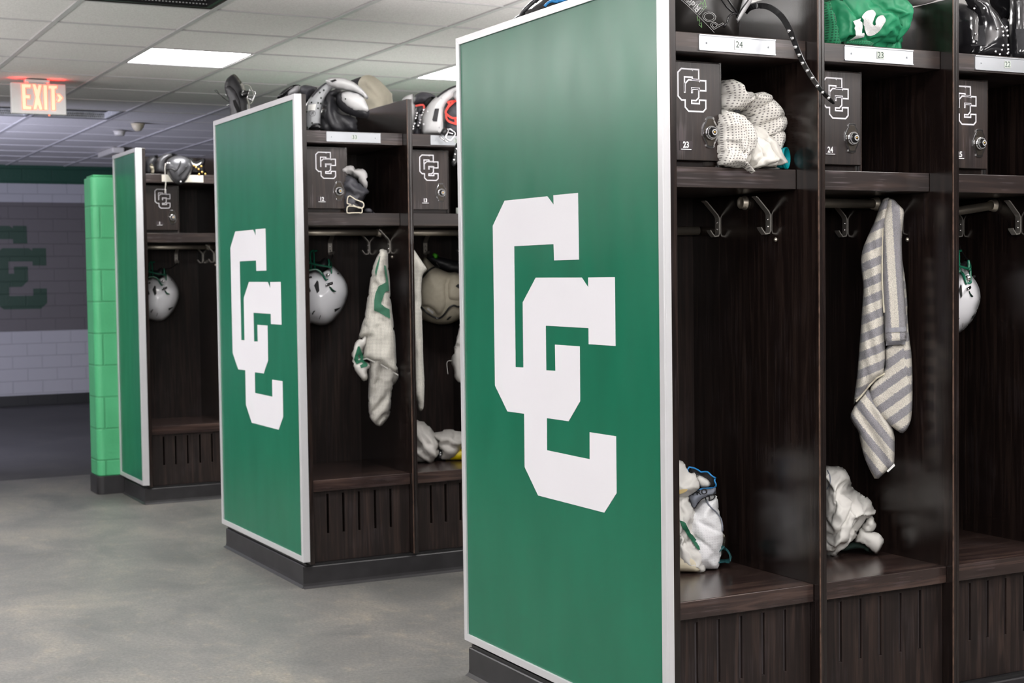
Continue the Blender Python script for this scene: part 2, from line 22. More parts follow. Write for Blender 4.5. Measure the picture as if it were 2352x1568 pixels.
 'padsBrear': {'o':(0.0919,3.4234,1.733),'r':-0.3045,'d':6.57,'white':[(-0.0377,0.3266),(-0.0305,0.3313),(-0.0179,0.324),(0.0001,0.2998),(0.0139,0.2784),(0.021,0.2626),(0.0256,0.2267),(0.0366,0.2067),(0.0454,0.0),(0.0482,0.0),(0.0238,0.0),(0.0076,0.2482),(-0.0154,0.3054)],'black':[(-0.0649,0.2967),(-0.0532,0.3125),(-0.0375,0.3226),(-0.0277,0.3199),(-0.0139,0.3014),(0.0051,0.2645),(0.0115,0.2302),(0.0234,0.2231),(0.0292,0.1946),(0.033,0.0),(0.0352,0.0),(-0.0119,0.0),(-0.0183,0.0),(-0.0471,0.2012),(-0.066,0.2439),(-0.0701,0.2638),(-0.0695,0.2795)],'oval':[(-0.066,0.2607),(-0.0624,0.2678),(-0.0552,0.2719),(-0.0454,0.2708),(-0.033,0.261),(-0.0207,0.244),(-0.014,0.227),(-0.0033,0.1986),(0.0088,0.0),(0.0164,0.0),(-0.0119,0.0),(-0.0282,0.0),(-0.0403,0.0),(-0.0523,0.2125),(-0.0603,0.2309)],'slot':[(-0.0361,0.2086),(-0.0241,0.2115),(-0.016,0.1931),(-0.0026,0.1618),(0.0026,0.1405),(-0.0115,0.1404),(-0.0222,0.166),(-0.033,0.1887)],'tab':[(-0.005,0.2521),(0.005,0.255),(0.0274,0.2495),(0.0332,0.2553),(0.0282,0.221),(0.0184,0.2224),(-0.0041,0.2236)],'eyes':[(0.0083,0.2471),(0.0052,0.2335)],'buckle':[(0.0367,0.2553),(0.0591,0.2469),(0.0618,0.2398),(0.0478,0.2098),(0.024,0.221),(0.03,0.2381)],'loop':[(0.0139,0.2814),(0.031,0.2801),(0.0422,0.2702),(0.0516,0.2473),(0.0541,0.2258),(0.0451,0.207),(0.0379,0.1998)],'cord':[(-0.0471,0.2),(-0.0581,0.2099),(-0.0748,0.2198),(-0.0858,0.2325),(-0.0969,0.2395),(-0.108,0.2494),(-0.1107,0.2522),(-0.1064,0.2558),(-0.0995,0.2495),(-0.0941,0.2395),(-0.0831,0.2297),(-0.0692,0.2184),(-0.061,0.2099)],'rods':[(-0.0632,0.2329),(-0.0591,0.1902),(-0.0528,0.1917),(-0.0428,0.1632)]},
 'padsC': {'o':(0.2047,4.9756,1.733),'r':-0.2603,'d':8.1,'cap':[(-0.0452,0.0474),(-0.0337,0.0699),(-0.0091,0.0879),(0.0262,0.0948),(0.0614,0.0882),(0.0875,0.0704),(0.0965,0.0389),(0.0929,0.0163),(0.0814,-0.0062),(0.0676,-0.0288),(0.0495,-0.0491),(0.0316,-0.0595),(0.0096,-0.0559),(-0.012,-0.0379),(-0.029,-0.011),(-0.0415,0.016)],'epa':[(-0.108,0.0),(-0.1046,0.0),(-0.0941,0.0725),(-0.0759,0.0953),(-0.0444,0.1113),(-0.0044,0.1138),(0.0266,0.1049),(-0.0137,0.0933),(-0.0364,0.075),(-0.0458,0.05),(-0.0432,0.0)],'rightp':[(0.0622,0.093),(0.098,0.0909),(0.1065,0.0703),(0.1336,0.0773),(0.1609,0.0911),(0.166,0.0751),(0.1553,0.0385),(0.1771,0.0),(0.1724,0.0),(0.096,0.0),(0.0828,0.0)],'dark':[(-0.1547,0.0),(-0.1577,0.0793),(-0.1259,0.1023),(-0.0764,0.114),(-0.0906,0.0842),(-0.1047,0.0),(-0.1078,0.0)],'rear':[(-0.1497,0.0),(-0.1318,0.0),(-0.118,0.0),(-0.1285,0.0657),(-0.1086,0.0612),(-0.0954,0.0),(-0.0963,0.0)],'rivets':[(0.1034,0.0475),(0.1144,0.0384),(0.1276,0.028),(0.1423,0.0444),(0.1452,0.0134),(0.1293,0.002),(0.162,0.0034)],'snaps':[(-0.0326,0.0511),(-0.0221,0.0503),(0.0327,-0.0453)],'rib1':[(0.0342,0.0621),(0.0293,0.0397),(0.0157,0.0173),(0.0023,0.0084)],'rib2':[(0.0643,0.0354),(0.0507,0.013),(0.0328,-0.0027),(0.0237,-0.0139)],'rib3':[(-0.0368,0.0172),(-0.0149,0.0217),(0.0068,0.0129)],'cord':[(-0.0429,0.0515),(-0.0466,0.0246),(-0.0457,-0.0158),(-0.0438,-0.0472),(-0.0472,-0.0787),(-0.0486,-0.1034)]},
 'helmetB1': {'o':(0.2535,2.8484,0.9826),'r':-0.3582,'d':6.08,'shell':[(-0.1113,0.1878),(-0.0954,0.2077),(-0.0786,0.2154),(-0.064,0.2197),(-0.0484,0.2228),(-0.0306,0.2181),(-0.0196,0.2135),(-0.0038,0.2223),(0.0144,0.2378),(0.0234,0.2421),(0.041,0.2262),(0.0563,0.208),(0.0715,0.1853),(0.0801,0.1649),(0.0835,0.1401),(0.082,0.1198),(0.072,0.0884),(0.0535,0.0526),(0.026,0.0215),(0.0056,0.0072),(-0.0079,0.0018),(-0.0325,0.0),(-0.048,0.0043),(-0.0747,0.0109),(-0.0967,0.0236),(-0.1139,0.0554),(-0.1242,0.1004),(-0.1232,0.1475)],'opening':[(-0.078,0.2167),(-0.0773,0.2528),(-0.0636,0.2685),(-0.0301,0.2568),(-0.0164,0.2702),(-0.0006,0.2768),(0.0081,0.2586),(0.0145,0.2381),(-0.0016,0.2225),(-0.0197,0.2137),(-0.033,0.2229),(-0.0464,0.2298)],'browpad':[(-0.0301,0.2521),(-0.0209,0.2655),(-0.0073,0.2755),(0.0028,0.2743),(0.006,0.2675),(0.0014,0.2596),(-0.0123,0.2474),(-0.0237,0.2385)],'jaw':[(-0.0182,0.2132),(-0.006,0.2197),(0.0051,0.2228),(0.016,0.2149),(0.0188,0.1905),(0.0065,0.1818),(-0.0022,0.1841),(-0.0086,0.1953)],'jawsnap':[(0.0036,0.2029)],'bar1':[(-0.0637,0.224),(-0.0636,0.252),(-0.0659,0.2833),(-0.0623,0.2989),(-0.0511,0.3044)],'bar2':[(-0.047,0.2283),(-0.0498,0.254),(-0.0504,0.283),(-0.0512,0.2987),(-0.0378,0.303)],'bar3':[(-0.077,0.2551),(-0.0672,0.2521),(-0.043,0.2458),(0.001,0.2374),(0.0175,0.2339)],'bar4':[(0.0081,0.2663),(0.0096,0.2529),(0.0087,0.2362),(0.0175,0.2328),(0.0182,0.215),(0.02,0.1905),(0.0133,0.1861),(-0.0,0.1852)],'bar5':[(0.0147,0.2588),(0.0178,0.2487),(0.0169,0.2341)],'rim':[(-0.0788,0.2218),(-0.0633,0.2249),(-0.0467,0.2274),(-0.0325,0.2223),(-0.0205,0.211),(-0.0109,0.1931),(-0.0023,0.1819)],'clip':[(-0.0058,0.1687),(0.0219,0.1771),(0.0239,0.1682),(0.0194,0.165),(-0.0005,0.1575),(-0.0049,0.1609)],'strap':[(0.0061,0.1574),(0.0127,0.1595),(0.0192,0.1506),(0.0278,0.1427),(0.037,0.1392),(0.0321,0.1349),(0.0211,0.1361),(0.0125,0.1451)],'hole':[(-0.0647,0.1945)],'vent':[(-0.0521,0.1627),(-0.0392,0.1835),(-0.0342,0.1779),(-0.0311,0.1447),(-0.0316,0.1402),(-0.0402,0.1311)],'vent2':[(0.0272,0.0667),(0.0533,0.0741),(0.0465,0.0664),(0.0286,0.0544)],'hole2':[(0.044,0.2086)],'earv':[(-0.0836,0.1786),(-0.0729,0.1652),(-0.0646,0.1407),(-0.0713,0.1342),(-0.0844,0.1344)],'slash':[(-0.0291,0.0451),(-0.0274,0.0424),(-0.0327,0.0269),(-0.0345,0.0281)],'mark':[(-0.0631,0.0496),(-0.0552,0.0617),(-0.0481,0.0627),(-0.0553,0.054),(-0.0588,0.0451)]},
 'helmetA3': {'o':(1.2,0.2698,0.9903),'r':-0.779,'d':4.38,'shell':[(-0.1119,0.1465),(-0.1003,0.1622),(-0.0879,0.1682),(-0.0772,0.1716),(-0.0658,0.1741),(-0.0526,0.1704),(-0.0445,0.1668),(-0.033,0.1736),(-0.02,0.1857),(-0.0135,0.1891),(-0.0004,0.1767),(0.0109,0.1626),(0.0223,0.145),(0.0288,0.1292),(0.0315,0.11),(0.0307,0.0943),(0.0239,0.0699),(0.0109,0.0419),(-0.0086,0.0175),(-0.0233,0.0061),(-0.0331,0.0017),(-0.0511,0.0),(-0.0626,0.0032),(-0.0823,0.008),(-0.0988,0.0177),(-0.112,0.0425),(-0.1202,0.0778),(-0.1202,0.1149)],'opening':[(-0.0385,0.1683),(-0.0384,0.1966),(-0.0325,0.2089),(-0.0177,0.1998),(-0.0118,0.2103),(-0.0049,0.2155),(-0.0009,0.2013),(0.002,0.1854),(-0.0049,0.1732),(-0.0127,0.1662),(-0.0187,0.1733),(-0.0246,0.1787)],'browpad':[(-0.0176,0.1962),(-0.0137,0.2067),(-0.0078,0.2146),(-0.0034,0.2136),(-0.0019,0.2083),(-0.0039,0.2022),(-0.0098,0.1926),(-0.0147,0.1856)],'jaw':[(-0.0119,0.1666),(-0.0066,0.1717),(-0.0018,0.1742),(0.0029,0.1681),(0.0044,0.1492),(-0.0009,0.1424),(-0.0047,0.1442),(-0.0076,0.1528)],'jawsnap':[(-0.0023,0.1588)],'bar1':[(-0.032,0.1745),(-0.0322,0.1963),(-0.0335,0.2207),(-0.032,0.2329),(-0.0271,0.2371)],'bar2':[(-0.0247,0.1779),(-0.0262,0.1979),(-0.0266,0.2205),(-0.0271,0.2327),(-0.0213,0.2361)],'bar3':[(-0.038,0.1988),(-0.0337,0.1965),(-0.023,0.1917),(-0.0038,0.1854),(0.0034,0.1827)],'bar4':[(-0.0009,0.2077),(-0.0001,0.1974),(-0.0004,0.1845),(0.0034,0.1819),(0.0039,0.1681),(0.0049,0.1491),(0.002,0.1457),(-0.0038,0.1449)],'bar5':[(0.002,0.2018),(0.0035,0.194),(0.0032,0.1827)],'rim':[(-0.0385,0.1729),(-0.0317,0.1754),(-0.0245,0.1774),(-0.0182,0.1735),(-0.0129,0.1648),(-0.0086,0.151),(-0.0047,0.1423)],'clip':[(-0.0061,0.1323),(0.0058,0.139),(0.0068,0.1322),(0.0048,0.1296),(-0.0037,0.1237),(-0.0057,0.1263)],'strap':[(-0.0009,0.1237),(0.002,0.1254),(0.0049,0.1185),(0.0087,0.1125),(0.0127,0.1099),(0.0106,0.1065),(0.0058,0.1074),(0.002,0.1143)],'hole':[(-0.0321,0.1519)],'vent':[(-0.0263,0.1274),(-0.0208,0.1436),(-0.0186,0.1393),(-0.017,0.1136),(-0.0171,0.1101),(-0.0208,0.103)],'vent2':[(0.009,0.0534),(0.0203,0.0593),(0.0174,0.0533),(0.0097,0.0439)],'hole2':[(0.0152,0.1633)],'earv':[(-0.0402,0.1395),(-0.0354,0.1292),(-0.0315,0.1103),(-0.0344,0.1051),(-0.0402,0.1052)],'slash':[(-0.0153,0.0363),(-0.0145,0.0343),(-0.0167,0.0222),(-0.0175,0.0231)],'mark':[(-0.0302,0.0395),(-0.0268,0.0489),(-0.0237,0.0498),(-0.0268,0.0429),(-0.0283,0.036)]},
 'helmetC': {'o':(0.1729,5.2756,0.9519),'r':-0.2474,'d':8.38,'shell':[(-0.0841,0.2009),(-0.0673,0.2223),(-0.0497,0.2304),(-0.0344,0.235),(-0.0179,0.2384),(0.0007,0.2334),(0.0122,0.2284),(0.0289,0.2378),(0.048,0.2544),(0.0575,0.2591),(0.0759,0.242),(0.0919,0.2225),(0.1078,0.1982),(0.1168,0.1763),(0.1202,0.1497),(0.1185,0.128),(0.1079,0.0944),(0.0881,0.0561),(0.0592,0.0229),(0.0377,0.0076),(0.0235,0.0019),(-0.0024,0.0),(-0.0187,0.0047),(-0.0466,0.0117),(-0.0696,0.0254),(-0.0875,0.0594),(-0.098,0.1076),(-0.0968,0.1579)],'opening':[(-0.0487,0.2317),(-0.0478,0.2703),(-0.0333,0.287),(0.0016,0.2745),(0.0161,0.2888),(0.0327,0.2959),(0.0417,0.2764),(0.0483,0.2546),(0.0314,0.2379),(0.0123,0.2284),(-0.0016,0.2383),(-0.0155,0.2457)],'browpad':[(0.0015,0.2696),(0.0112,0.2839),(0.0256,0.2946),(0.0361,0.2933),(0.0395,0.286),(0.0346,0.2776),(0.0202,0.2645),(0.0082,0.255)],'jaw':[(0.0133,0.2283),(0.0262,0.2353),(0.0379,0.2387),(0.0494,0.2302),(0.0522,0.2039),(0.0392,0.1946),(0.03,0.1971),(0.0233,0.2091)],'jawsnap':[(0.0362,0.2173)],'bar1':[(-0.0342,0.2398),(-0.0339,0.2697),(-0.0362,0.3032),(-0.0323,0.3199),(-0.0205,0.3258)],'bar2':[(-0.0166,0.2443),(-0.0194,0.2719),(-0.0199,0.303),(-0.0207,0.3198),(-0.0066,0.3244)],'bar3':[(-0.0483,0.2732),(-0.0379,0.27),(-0.0126,0.2632),(0.0337,0.2543),(0.0511,0.2505)],'bar4':[(0.0414,0.2853),(0.0429,0.2709),(0.0418,0.253),(0.051,0.2493),(0.0518,0.2302),(0.0535,0.2039),(0.0464,0.1992),(0.0324,0.1982)],'bar5':[(0.0484,0.277),(0.0516,0.2662),(0.0506,0.2506)],'rim':[(-0.0503,0.2375),(-0.034,0.2409),(-0.0165,0.2435),(-0.0016,0.2381),(0.0109,0.226),(0.021,0.2067),(0.03,0.1946)],'clip':[(0.0261,0.1805),(0.0553,0.1896),(0.0574,0.18),(0.0527,0.1765),(0.0316,0.1685),(0.0271,0.1722)],'strap':[(0.0386,0.1684),(0.0456,0.1707),(0.0523,0.1611),(0.0614,0.1526),(0.0711,0.1488),(0.0659,0.1442),(0.0543,0.1455),(0.0452,0.1552)],'hole':[(-0.0358,0.2083)],'vent':[(-0.0227,0.1741),(-0.009,0.1965),(-0.0038,0.1905),(-0.0007,0.1547),(-0.0013,0.15),(-0.0103,0.1401)],'vent2':[(0.0605,0.071),(0.088,0.0789),(0.0808,0.0706),(0.0618,0.0578)],'hole2':[(0.0789,0.2234)],'earv':[(-0.0558,0.1912),(-0.0446,0.1768),(-0.036,0.1505),(-0.0431,0.1435),(-0.0569,0.1437)],'slash':[(0.001,0.0478),(0.0028,0.0449),(-0.0029,0.0283),(-0.0047,0.0296)],'mark':[(-0.0348,0.0528),(-0.0264,0.0657),(-0.019,0.0668),(-0.0266,0.0574),(-0.0303,0.0479)]},
 'padsA1': {'o':(0.2651,0.17,1.733),'r':-0.6176,'d':3.7,'body':[(-0.1244,0.1507),(-0.0948,0.1818),(0.0086,0.1808),(0.0854,0.1424),(0.0804,0.1121),(0.0659,0.0933),(0.0577,0.0),(0.0447,0.0),(0.0317,0.0),(0.0236,0.0),(-0.0248,0.0),(-0.1058,0.0),(-0.1251,0.0)],'rim':[(0.0688,0.0992),(0.0737,0.1183),(0.096,0.1206),(0.0935,0.0983),(0.0798,0.0764),(0.0637,0.053),(0.0395,0.0234),(0.0315,0.0197),(0.0251,0.0207),(0.0315,0.0269),(0.0444,0.0377),(0.0533,0.0534),(0.0606,0.0691)],'rimline':[(0.0829,0.0969),(0.0733,0.0845),(0.062,0.069),(0.0523,0.0485),(0.0443,0.0344)],'ridge':[(0.0175,0.0972),(0.0237,0.0874),(0.0331,0.076),(0.0442,0.0676),(0.0552,0.0633)],'ridge2':[(0.0333,0.0966),(0.0427,0.0835),(0.0552,0.0688)],'fold':[(0.0233,0.0303),(0.0313,0.0411),(0.0346,0.0537),(0.0425,0.0613),(0.0552,0.0656)],'bolt':[(-0.0351,0.0801),(-0.0286,0.0894),(-0.0255,0.0797),(-0.0214,0.0971),(-0.0184,0.0731),(-0.0255,0.0797),(-0.0256,0.0686)],'bolt2':[(-0.0401,0.0565),(-0.0386,0.0453),(-0.0346,0.0516),(-0.0355,0.0388),(-0.0299,0.0418),(-0.0292,0.0306),(-0.0363,0.0381)],'pos':[(0.017,0.0297),(-0.0208,0.0739),(-0.0431,0.0621)]},
 'jerseyA2': {'o':(0.7246,0.155,1.733),'r':-0.0,'d':3.0,'body':[(-0.1434,0.0),(-0.1429,0.1042),(-0.1315,0.1445),(-0.0777,0.1707),(0.0229,0.1785),(0.0815,0.1606),(0.1051,0.1443),(0.1155,0.1327),(0.1238,0.1242),(0.1214,0.1116),(0.1109,0.0882),(0.1124,0.0702),(0.1078,0.0473),(0.0959,0.0),(0.0885,0.0),(0.0516,0.0),(0.0107,0.0),(-0.0355,0.0),(-0.0926,0.0)],'meshl':[(-0.1598,0.0),(-0.1593,0.1085),(-0.1411,0.1229),(-0.1342,0.1016),(-0.1231,0.0805),(-0.1148,0.0591),(-0.1093,0.0),(-0.108,0.0)],'mesht':[(-0.1603,0.1363),(-0.0931,0.161),(-0.0192,0.1602),(-0.0193,0.1337),(-0.0366,0.1126),(-0.0594,0.1099),(-0.0849,0.1103),(-0.1074,0.1065),(-0.1298,0.1147),(-0.1521,0.1174)],'meshb':[(-0.1317,0.0114),(-0.1107,0.017),(-0.0825,0.0231),(-0.0542,0.0259),(-0.0343,0.0239),(-0.02,0.0159),(-0.0171,0.0095),(-0.0257,0.0057),(-0.0486,0.0054),(-0.06,-0.0022),(-0.067,0.0054),(-0.0826,0.0089)],'hang':[(-0.1258,0.0062),(-0.0923,0.0039),(-0.0528,0.003),(-0.0449,0.0013),(-0.0642,-0.0042),(-0.0797,-0.0019),(-0.0867,-0.0088),(-0.0917,-0.0026)],'one':[(-0.1147,0.0606),(-0.0922,0.0686),(-0.0908,0.0633),(-0.0838,0.0594),(-0.0825,0.042),(-0.0834,0.0332),(-0.0755,0.0348),(-0.0721,0.0252),(-0.0995,0.0181),(-0.1036,0.0254),(-0.1064,0.0361),(-0.1106,0.0435),(-0.1077,0.0491)],'two':[(-0.0908,0.0763),(-0.0795,0.0869),(-0.0668,0.09),(-0.0569,0.0863),(-0.0521,0.079),(-0.0555,0.07),(-0.0612,0.0576),(-0.0556,0.0514),(-0.0485,0.0551),(-0.0513,0.0626),(-0.0441,0.0762),(-0.0327,0.0792),(-0.0213,0.0723),(-0.0185,0.0626),(-0.0242,0.0501),(-0.0357,0.034),(-0.0471,0.03),(-0.0613,0.0291),(-0.0712,0.034),(-0.074,0.0469),(-0.0838,0.0637),(-0.0922,0.0708)]},
 'greyA2': {'o':(0.9141,0.16,1.8665),'r':-0.0,'d':3.01,'body':[(-0.0799,0.0075),(-0.0739,0.0),(-0.0605,0.001),(-0.044,0.0044),(-0.026,0.0),(0.0012,0.0031),(0.0316,0.011),(0.0561,0.0185),(0.0777,0.0305),(0.0778,0.0811),(-0.0738,0.069),(-0.0887,0.0385)]},
 'padsA3': {'o':(1.1587,0.14,1.733),'r':-0.0,'d':2.99,'leftp':[(-0.1173,0.0),(-0.1172,0.1375),(-0.0985,0.1574),(-0.0733,0.1453),(-0.048,0.1237),(-0.0416,0.0961),(-0.0511,0.0604),(-0.0622,0.0)],'plate':[(-0.1313,0.1667),(-0.05,0.1728),(-0.0405,0.1457),(-0.0183,0.1333),(0.0041,0.1046),(0.0201,0.094),(0.0234,0.0708),(0.0228,0.0),(-0.0372,0.0),(-0.1018,0.0),(-0.0908,0.0475),(-0.0814,0.0804),(-0.0909,0.1213)],'plate2':[(0.0425,0.189),(0.1107,0.1942),(0.1371,0.149),(0.1375,0.0),(0.0477,0.0),(0.0428,0.0),(0.0394,0.0952),(0.0442,0.1377)],'collar':[(-0.0054,0.2023),(0.1184,0.2118),(0.1185,0.1591),(0.1086,0.1345),(0.0889,0.1116),(0.0725,0.1272),(0.0496,0.1519),(0.0302,0.1623)],'fill':[(0.0342,0.1121),(0.0666,0.1355),(0.0717,0.0),(0.0376,0.0)],'velcro':[(-0.0977,0.0866),(-0.0727,0.0871),(-0.0758,0.033),(-0.1007,0.0338)],'velcro2':[(0.0448,0.0856),(0.0804,0.0855),(0.0805,0.0295),(0.0498,0.03)],'lacel':[(0.0201,0.094),(0.0298,0.0958),(0.0331,0.0),(0.0235,0.0)],'rivets':[(-0.0995,0.1307),(-0.0802,0.1298),(-0.0424,0.0772),(-0.0251,0.0836),(-0.0234,0.0704),(-0.0218,0.0601),(-0.0202,0.0347),(-0.0202,0.0232),(-0.0202,0.0127),(0.0004,0.0858),(-0.0012,0.0752),(0.0052,0.0629),(0.0068,0.0386),(0.0084,0.0271),(0.0101,0.0168),(-0.0398,0.0181),(0.0186,0.08),(0.0238,0.0218),(-0.0958,0.0646)]},
 'padsArear': {'o':(0.1126,0.8,1.733),'r':-0.4996,'d':4.16,'body':[(-0.0842,0.0),(-0.0811,0.0),(-0.0695,0.0),(-0.0406,0.1687),(-0.0232,0.1841),(-0.0,0.2007),(0.0347,0.2257),(0.1063,0.2302),(0.1491,0.2096),(0.163,0.1696),(0.1623,0.0),(-0.0816,0.0)],'rim':[(-0.0575,0.1465),(-0.0345,0.163),(-0.0058,0.1907),(0.0143,0.2016)],'blue':[(0.0251,0.1691),(0.0337,0.178),(0.0451,0.1828),(0.0535,0.1804),(0.062,0.1808)],'blue2':[(0.0565,0.1916),(0.0649,0.1825),(0.0819,0.187),(0.0876,0.1939)]},
}
EXTRA = {'strapA1':[(0.0763,0.0174,0.0761),(0.0865,0.0001,0.0833),(0.11,-0.02,0.0841),(0.1352,-0.0389,0.0746),(0.16,-0.0581,0.0497),(0.1761,-0.0835,0.0162),(0.1872,-0.1001,-0.0155),(0.2011,-0.1025,-0.053),(0.222,-0.0876,-0.0895),(0.2506,-0.0673,-0.1278),(0.2837,-0.0316,-0.1578)],'rivetsA1':[(0.1752,-0.1013,0.0082),(0.1828,-0.1081,-0.0105),(0.1895,-0.1131,-0.0318),(0.1976,-0.1124,-0.0503),(0.2057,-0.109,-0.0694),(0.2172,-0.1008,-0.086),(0.2287,-0.0927,-0.1026),(0.2414,-0.0837,-0.1203),(0.2541,-0.0747,-0.135),(0.2694,-0.0588,-0.147)],'EXIT':{'E':[(-0.0898,0.1581),(-0.0412,0.1584),(-0.0426,0.1403),(-0.07,0.1405),(-0.0699,0.1),(-0.0466,0.0996),(-0.0476,0.0809),(-0.0695,0.0821),(-0.0691,0.0416),(-0.04,0.0397),(-0.0419,0.0222),(-0.0871,0.0222)],'X':[(-0.0333,0.1596),(-0.0163,0.1604),(-0.0077,0.1314),(-0.0003,0.1588),(0.0159,0.1581),(0.0024,0.0927),(0.0176,0.024),(0.0011,0.0227),(-0.0075,0.0501),(-0.0155,0.0233),(-0.0322,0.0235),(-0.0181,0.0918)],'I':[(0.0247,0.1576),(0.0438,0.1585),(0.0441,0.0238),(0.0262,0.0237)],'T':[(0.0517,0.1567),(0.0985,0.1574),(0.0966,0.1422),(0.0847,0.1417),(0.0855,0.0237),(0.066,0.0235),(0.0654,0.1393),(0.0513,0.1401)],'arrow':[(0.0928,0.1118),(0.1106,0.1117),(0.1274,0.0921),(0.1096,0.0707),(0.0933,0.0709),(0.1057,0.0911)]}}

random.seed(7)
COL = bpy.context.scene.collection
PI = math.pi

# ------------------------------------------------------------------ materials
def new_mat(name):
    m = bpy.data.materials.new(name); m.use_nodes = True
    nt = m.node_tree; b = nt.nodes['Principled BSDF']
    return m, nt, b

def N(nt, kind, **kw):
    n = nt.nodes.new(kind)
    for k, v in kw.items():
        if k.startswith('in_'):
            n.inputs[int(k[3:]) if k[3:].isdigit() else k[3:].replace('_', ' ')].default_value = v
        else:
            setattr(n, k, v)
    return n

def link(nt, a, ao, b, bi):
    nt.links.new(a.outputs[ao], b.inputs[bi])

def ramp(nt, stops, interp='LINEAR'):
    r = nt.nodes.new('ShaderNodeValToRGB'); r.color_ramp.interpolation = interp
    el = r.color_ramp.elements
    el[0].position, el[0].color = stops[0][0], (*stops[0][1], 1)
    el[1].position, el[1].color = stops[-1][0], (*stops[-1][1], 1)
    for p, c in stops[1:-1]:
        e = el.new(p); e.color = (*c, 1)
    return r

def plain(name, col, rough=.5, metal=0.0, var=.12, scale=30, bump=0.0, bscale=200, coat=0.0, spec=.5, coords='Object'):
    m, nt, b = new_mat(name)
    tc = N(nt, 'ShaderNodeTexCoord')
    no = N(nt, 'ShaderNodeTexNoise'); no.inputs['Scale'].default_value = scale; no.inputs['Detail'].default_value = 4
    link(nt, tc, coords, no, 'Vector')
    lo = tuple(c*(1-var) for c in col); hi = tuple(min(1, c*(1+var)) for c in col)
    r = ramp(nt, [(.3, lo), (.7, hi)])
    link(nt, no, 0, r, 0); link(nt, r, 0, b, 'Base Color')
    b.inputs['Roughness'].default_value = rough; b.inputs['Metallic'].default_value = metal
    b.inputs['Specular IOR Level'].default_value = spec
    b.inputs['Coat Weight'].default_value = coat; b.inputs['Coat Roughness'].default_value = .12
    if bump:
        n2 = N(nt, 'ShaderNodeTexNoise'); n2.inputs['Scale'].default_value = bscale; n2.inputs['Detail'].default_value = 3
        link(nt, tc, coords, n2, 'Vector')
        bp = N(nt, 'ShaderNodeBump'); bp.inputs['Strength'].default_value = bump; bp.inputs['Distance'].default_value = .002
        link(nt, n2, 0, bp, 'Height'); link(nt, bp, 0, b, 'Normal')
    return m

def wood(name, axis, fleck=.35, tone=1.0, rough=.3, edge=False):
    m, nt, b = new_mat(name)
    tc = N(nt, 'ShaderNodeTexCoord'); oi = N(nt, 'ShaderNodeObjectInfo')
    ad = N(nt, 'ShaderNodeVectorMath', operation='ADD')
    sc = N(nt, 'ShaderNodeVectorMath', operation='SCALE'); sc.inputs['Scale'].default_value = 7.3
    cx = N(nt, 'ShaderNodeCombineXYZ'); link(nt, oi, 'Random', cx, 0); link(nt, oi, 'Random', cx, 1); link(nt, oi, 'Random', cx, 2)
    link(nt, cx, 0, sc, 0); link(nt, tc, 'Object', ad, 0); link(nt, sc, 0, ad, 1)
    def mp(s):
        k = N(nt, 'ShaderNodeMapping'); k.inputs['Scale'].default_value = s; link(nt, ad, 0, k, 'Vector'); return k
    a, l = (26, 1.3), None
    s1 = (38, 38, 1.7) if axis == 'z' else (1.5, 26, 26)
    s2 = (210, 210, 5) if axis == 'z' else (5, 210, 210)
    n1 = N(nt, 'ShaderNodeTexNoise'); n1.inputs['Scale'].default_value = 1.6; n1.inputs['Detail'].default_value = 7; n1.inputs['Distortion'].default_value = 1.2
    link(nt, mp(s1), 0, n1, 'Vector')
    t = tone
    r1 = ramp(nt, [(.25, (.010*t, .0062*t, .0058*t)), (.5, (.0185*t, .0115*t, .0102*t)), (.78, (.055*t, .034*t, .027*t))])
    link(nt, n1, 0, r1, 0)
    n2 = N(nt, 'ShaderNodeTexNoise'); n2.inputs['Scale'].default_value = 1.0; n2.inputs['Detail'].default_value = 2
    link(nt, mp(s2), 0, n2, 'Vector')
    n3 = N(nt, 'ShaderNodeTexNoise'); n3.inputs['Scale'].default_value = 9; link(nt, ad, 0, n3, 'Vector')
    mu = N(nt, 'ShaderNodeMath', operation='MULTIPLY'); link(nt, n2, 0, mu, 0); link(nt, n3, 0, mu, 1)
    r2 = ramp(nt, [(.30, (0, 0, 0)), (.42, (1, 1, 1))]); link(nt, mu, 0, r2, 0)
    f = N(nt, 'ShaderNodeMath', operation='MULTIPLY'); f.inputs[1].default_value = fleck; link(nt, r2, 0, f, 0)
    mx = N(nt, 'ShaderNodeMix', data_type='RGBA'); link(nt, f, 0, mx, 0); link(nt, r1, 0, mx, 6)
    mx.inputs[7].default_value = (.16, .13, .14, 1)
    link(nt, mx, 2, b, 'Base Color')
    b.inputs['Roughness'].default_value = rough
    b.inputs['Coat Weight'].default_value = .35; b.inputs['Coat Roughness'].default_value = .2
    bp = N(nt, 'ShaderNodeBump'); bp.inputs['Strength'].default_value = .12; bp.inputs['Distance'].default_value = .001
    link(nt, n2, 0, bp, 'Height'); link(nt, bp, 0, b, 'Normal')
    return m

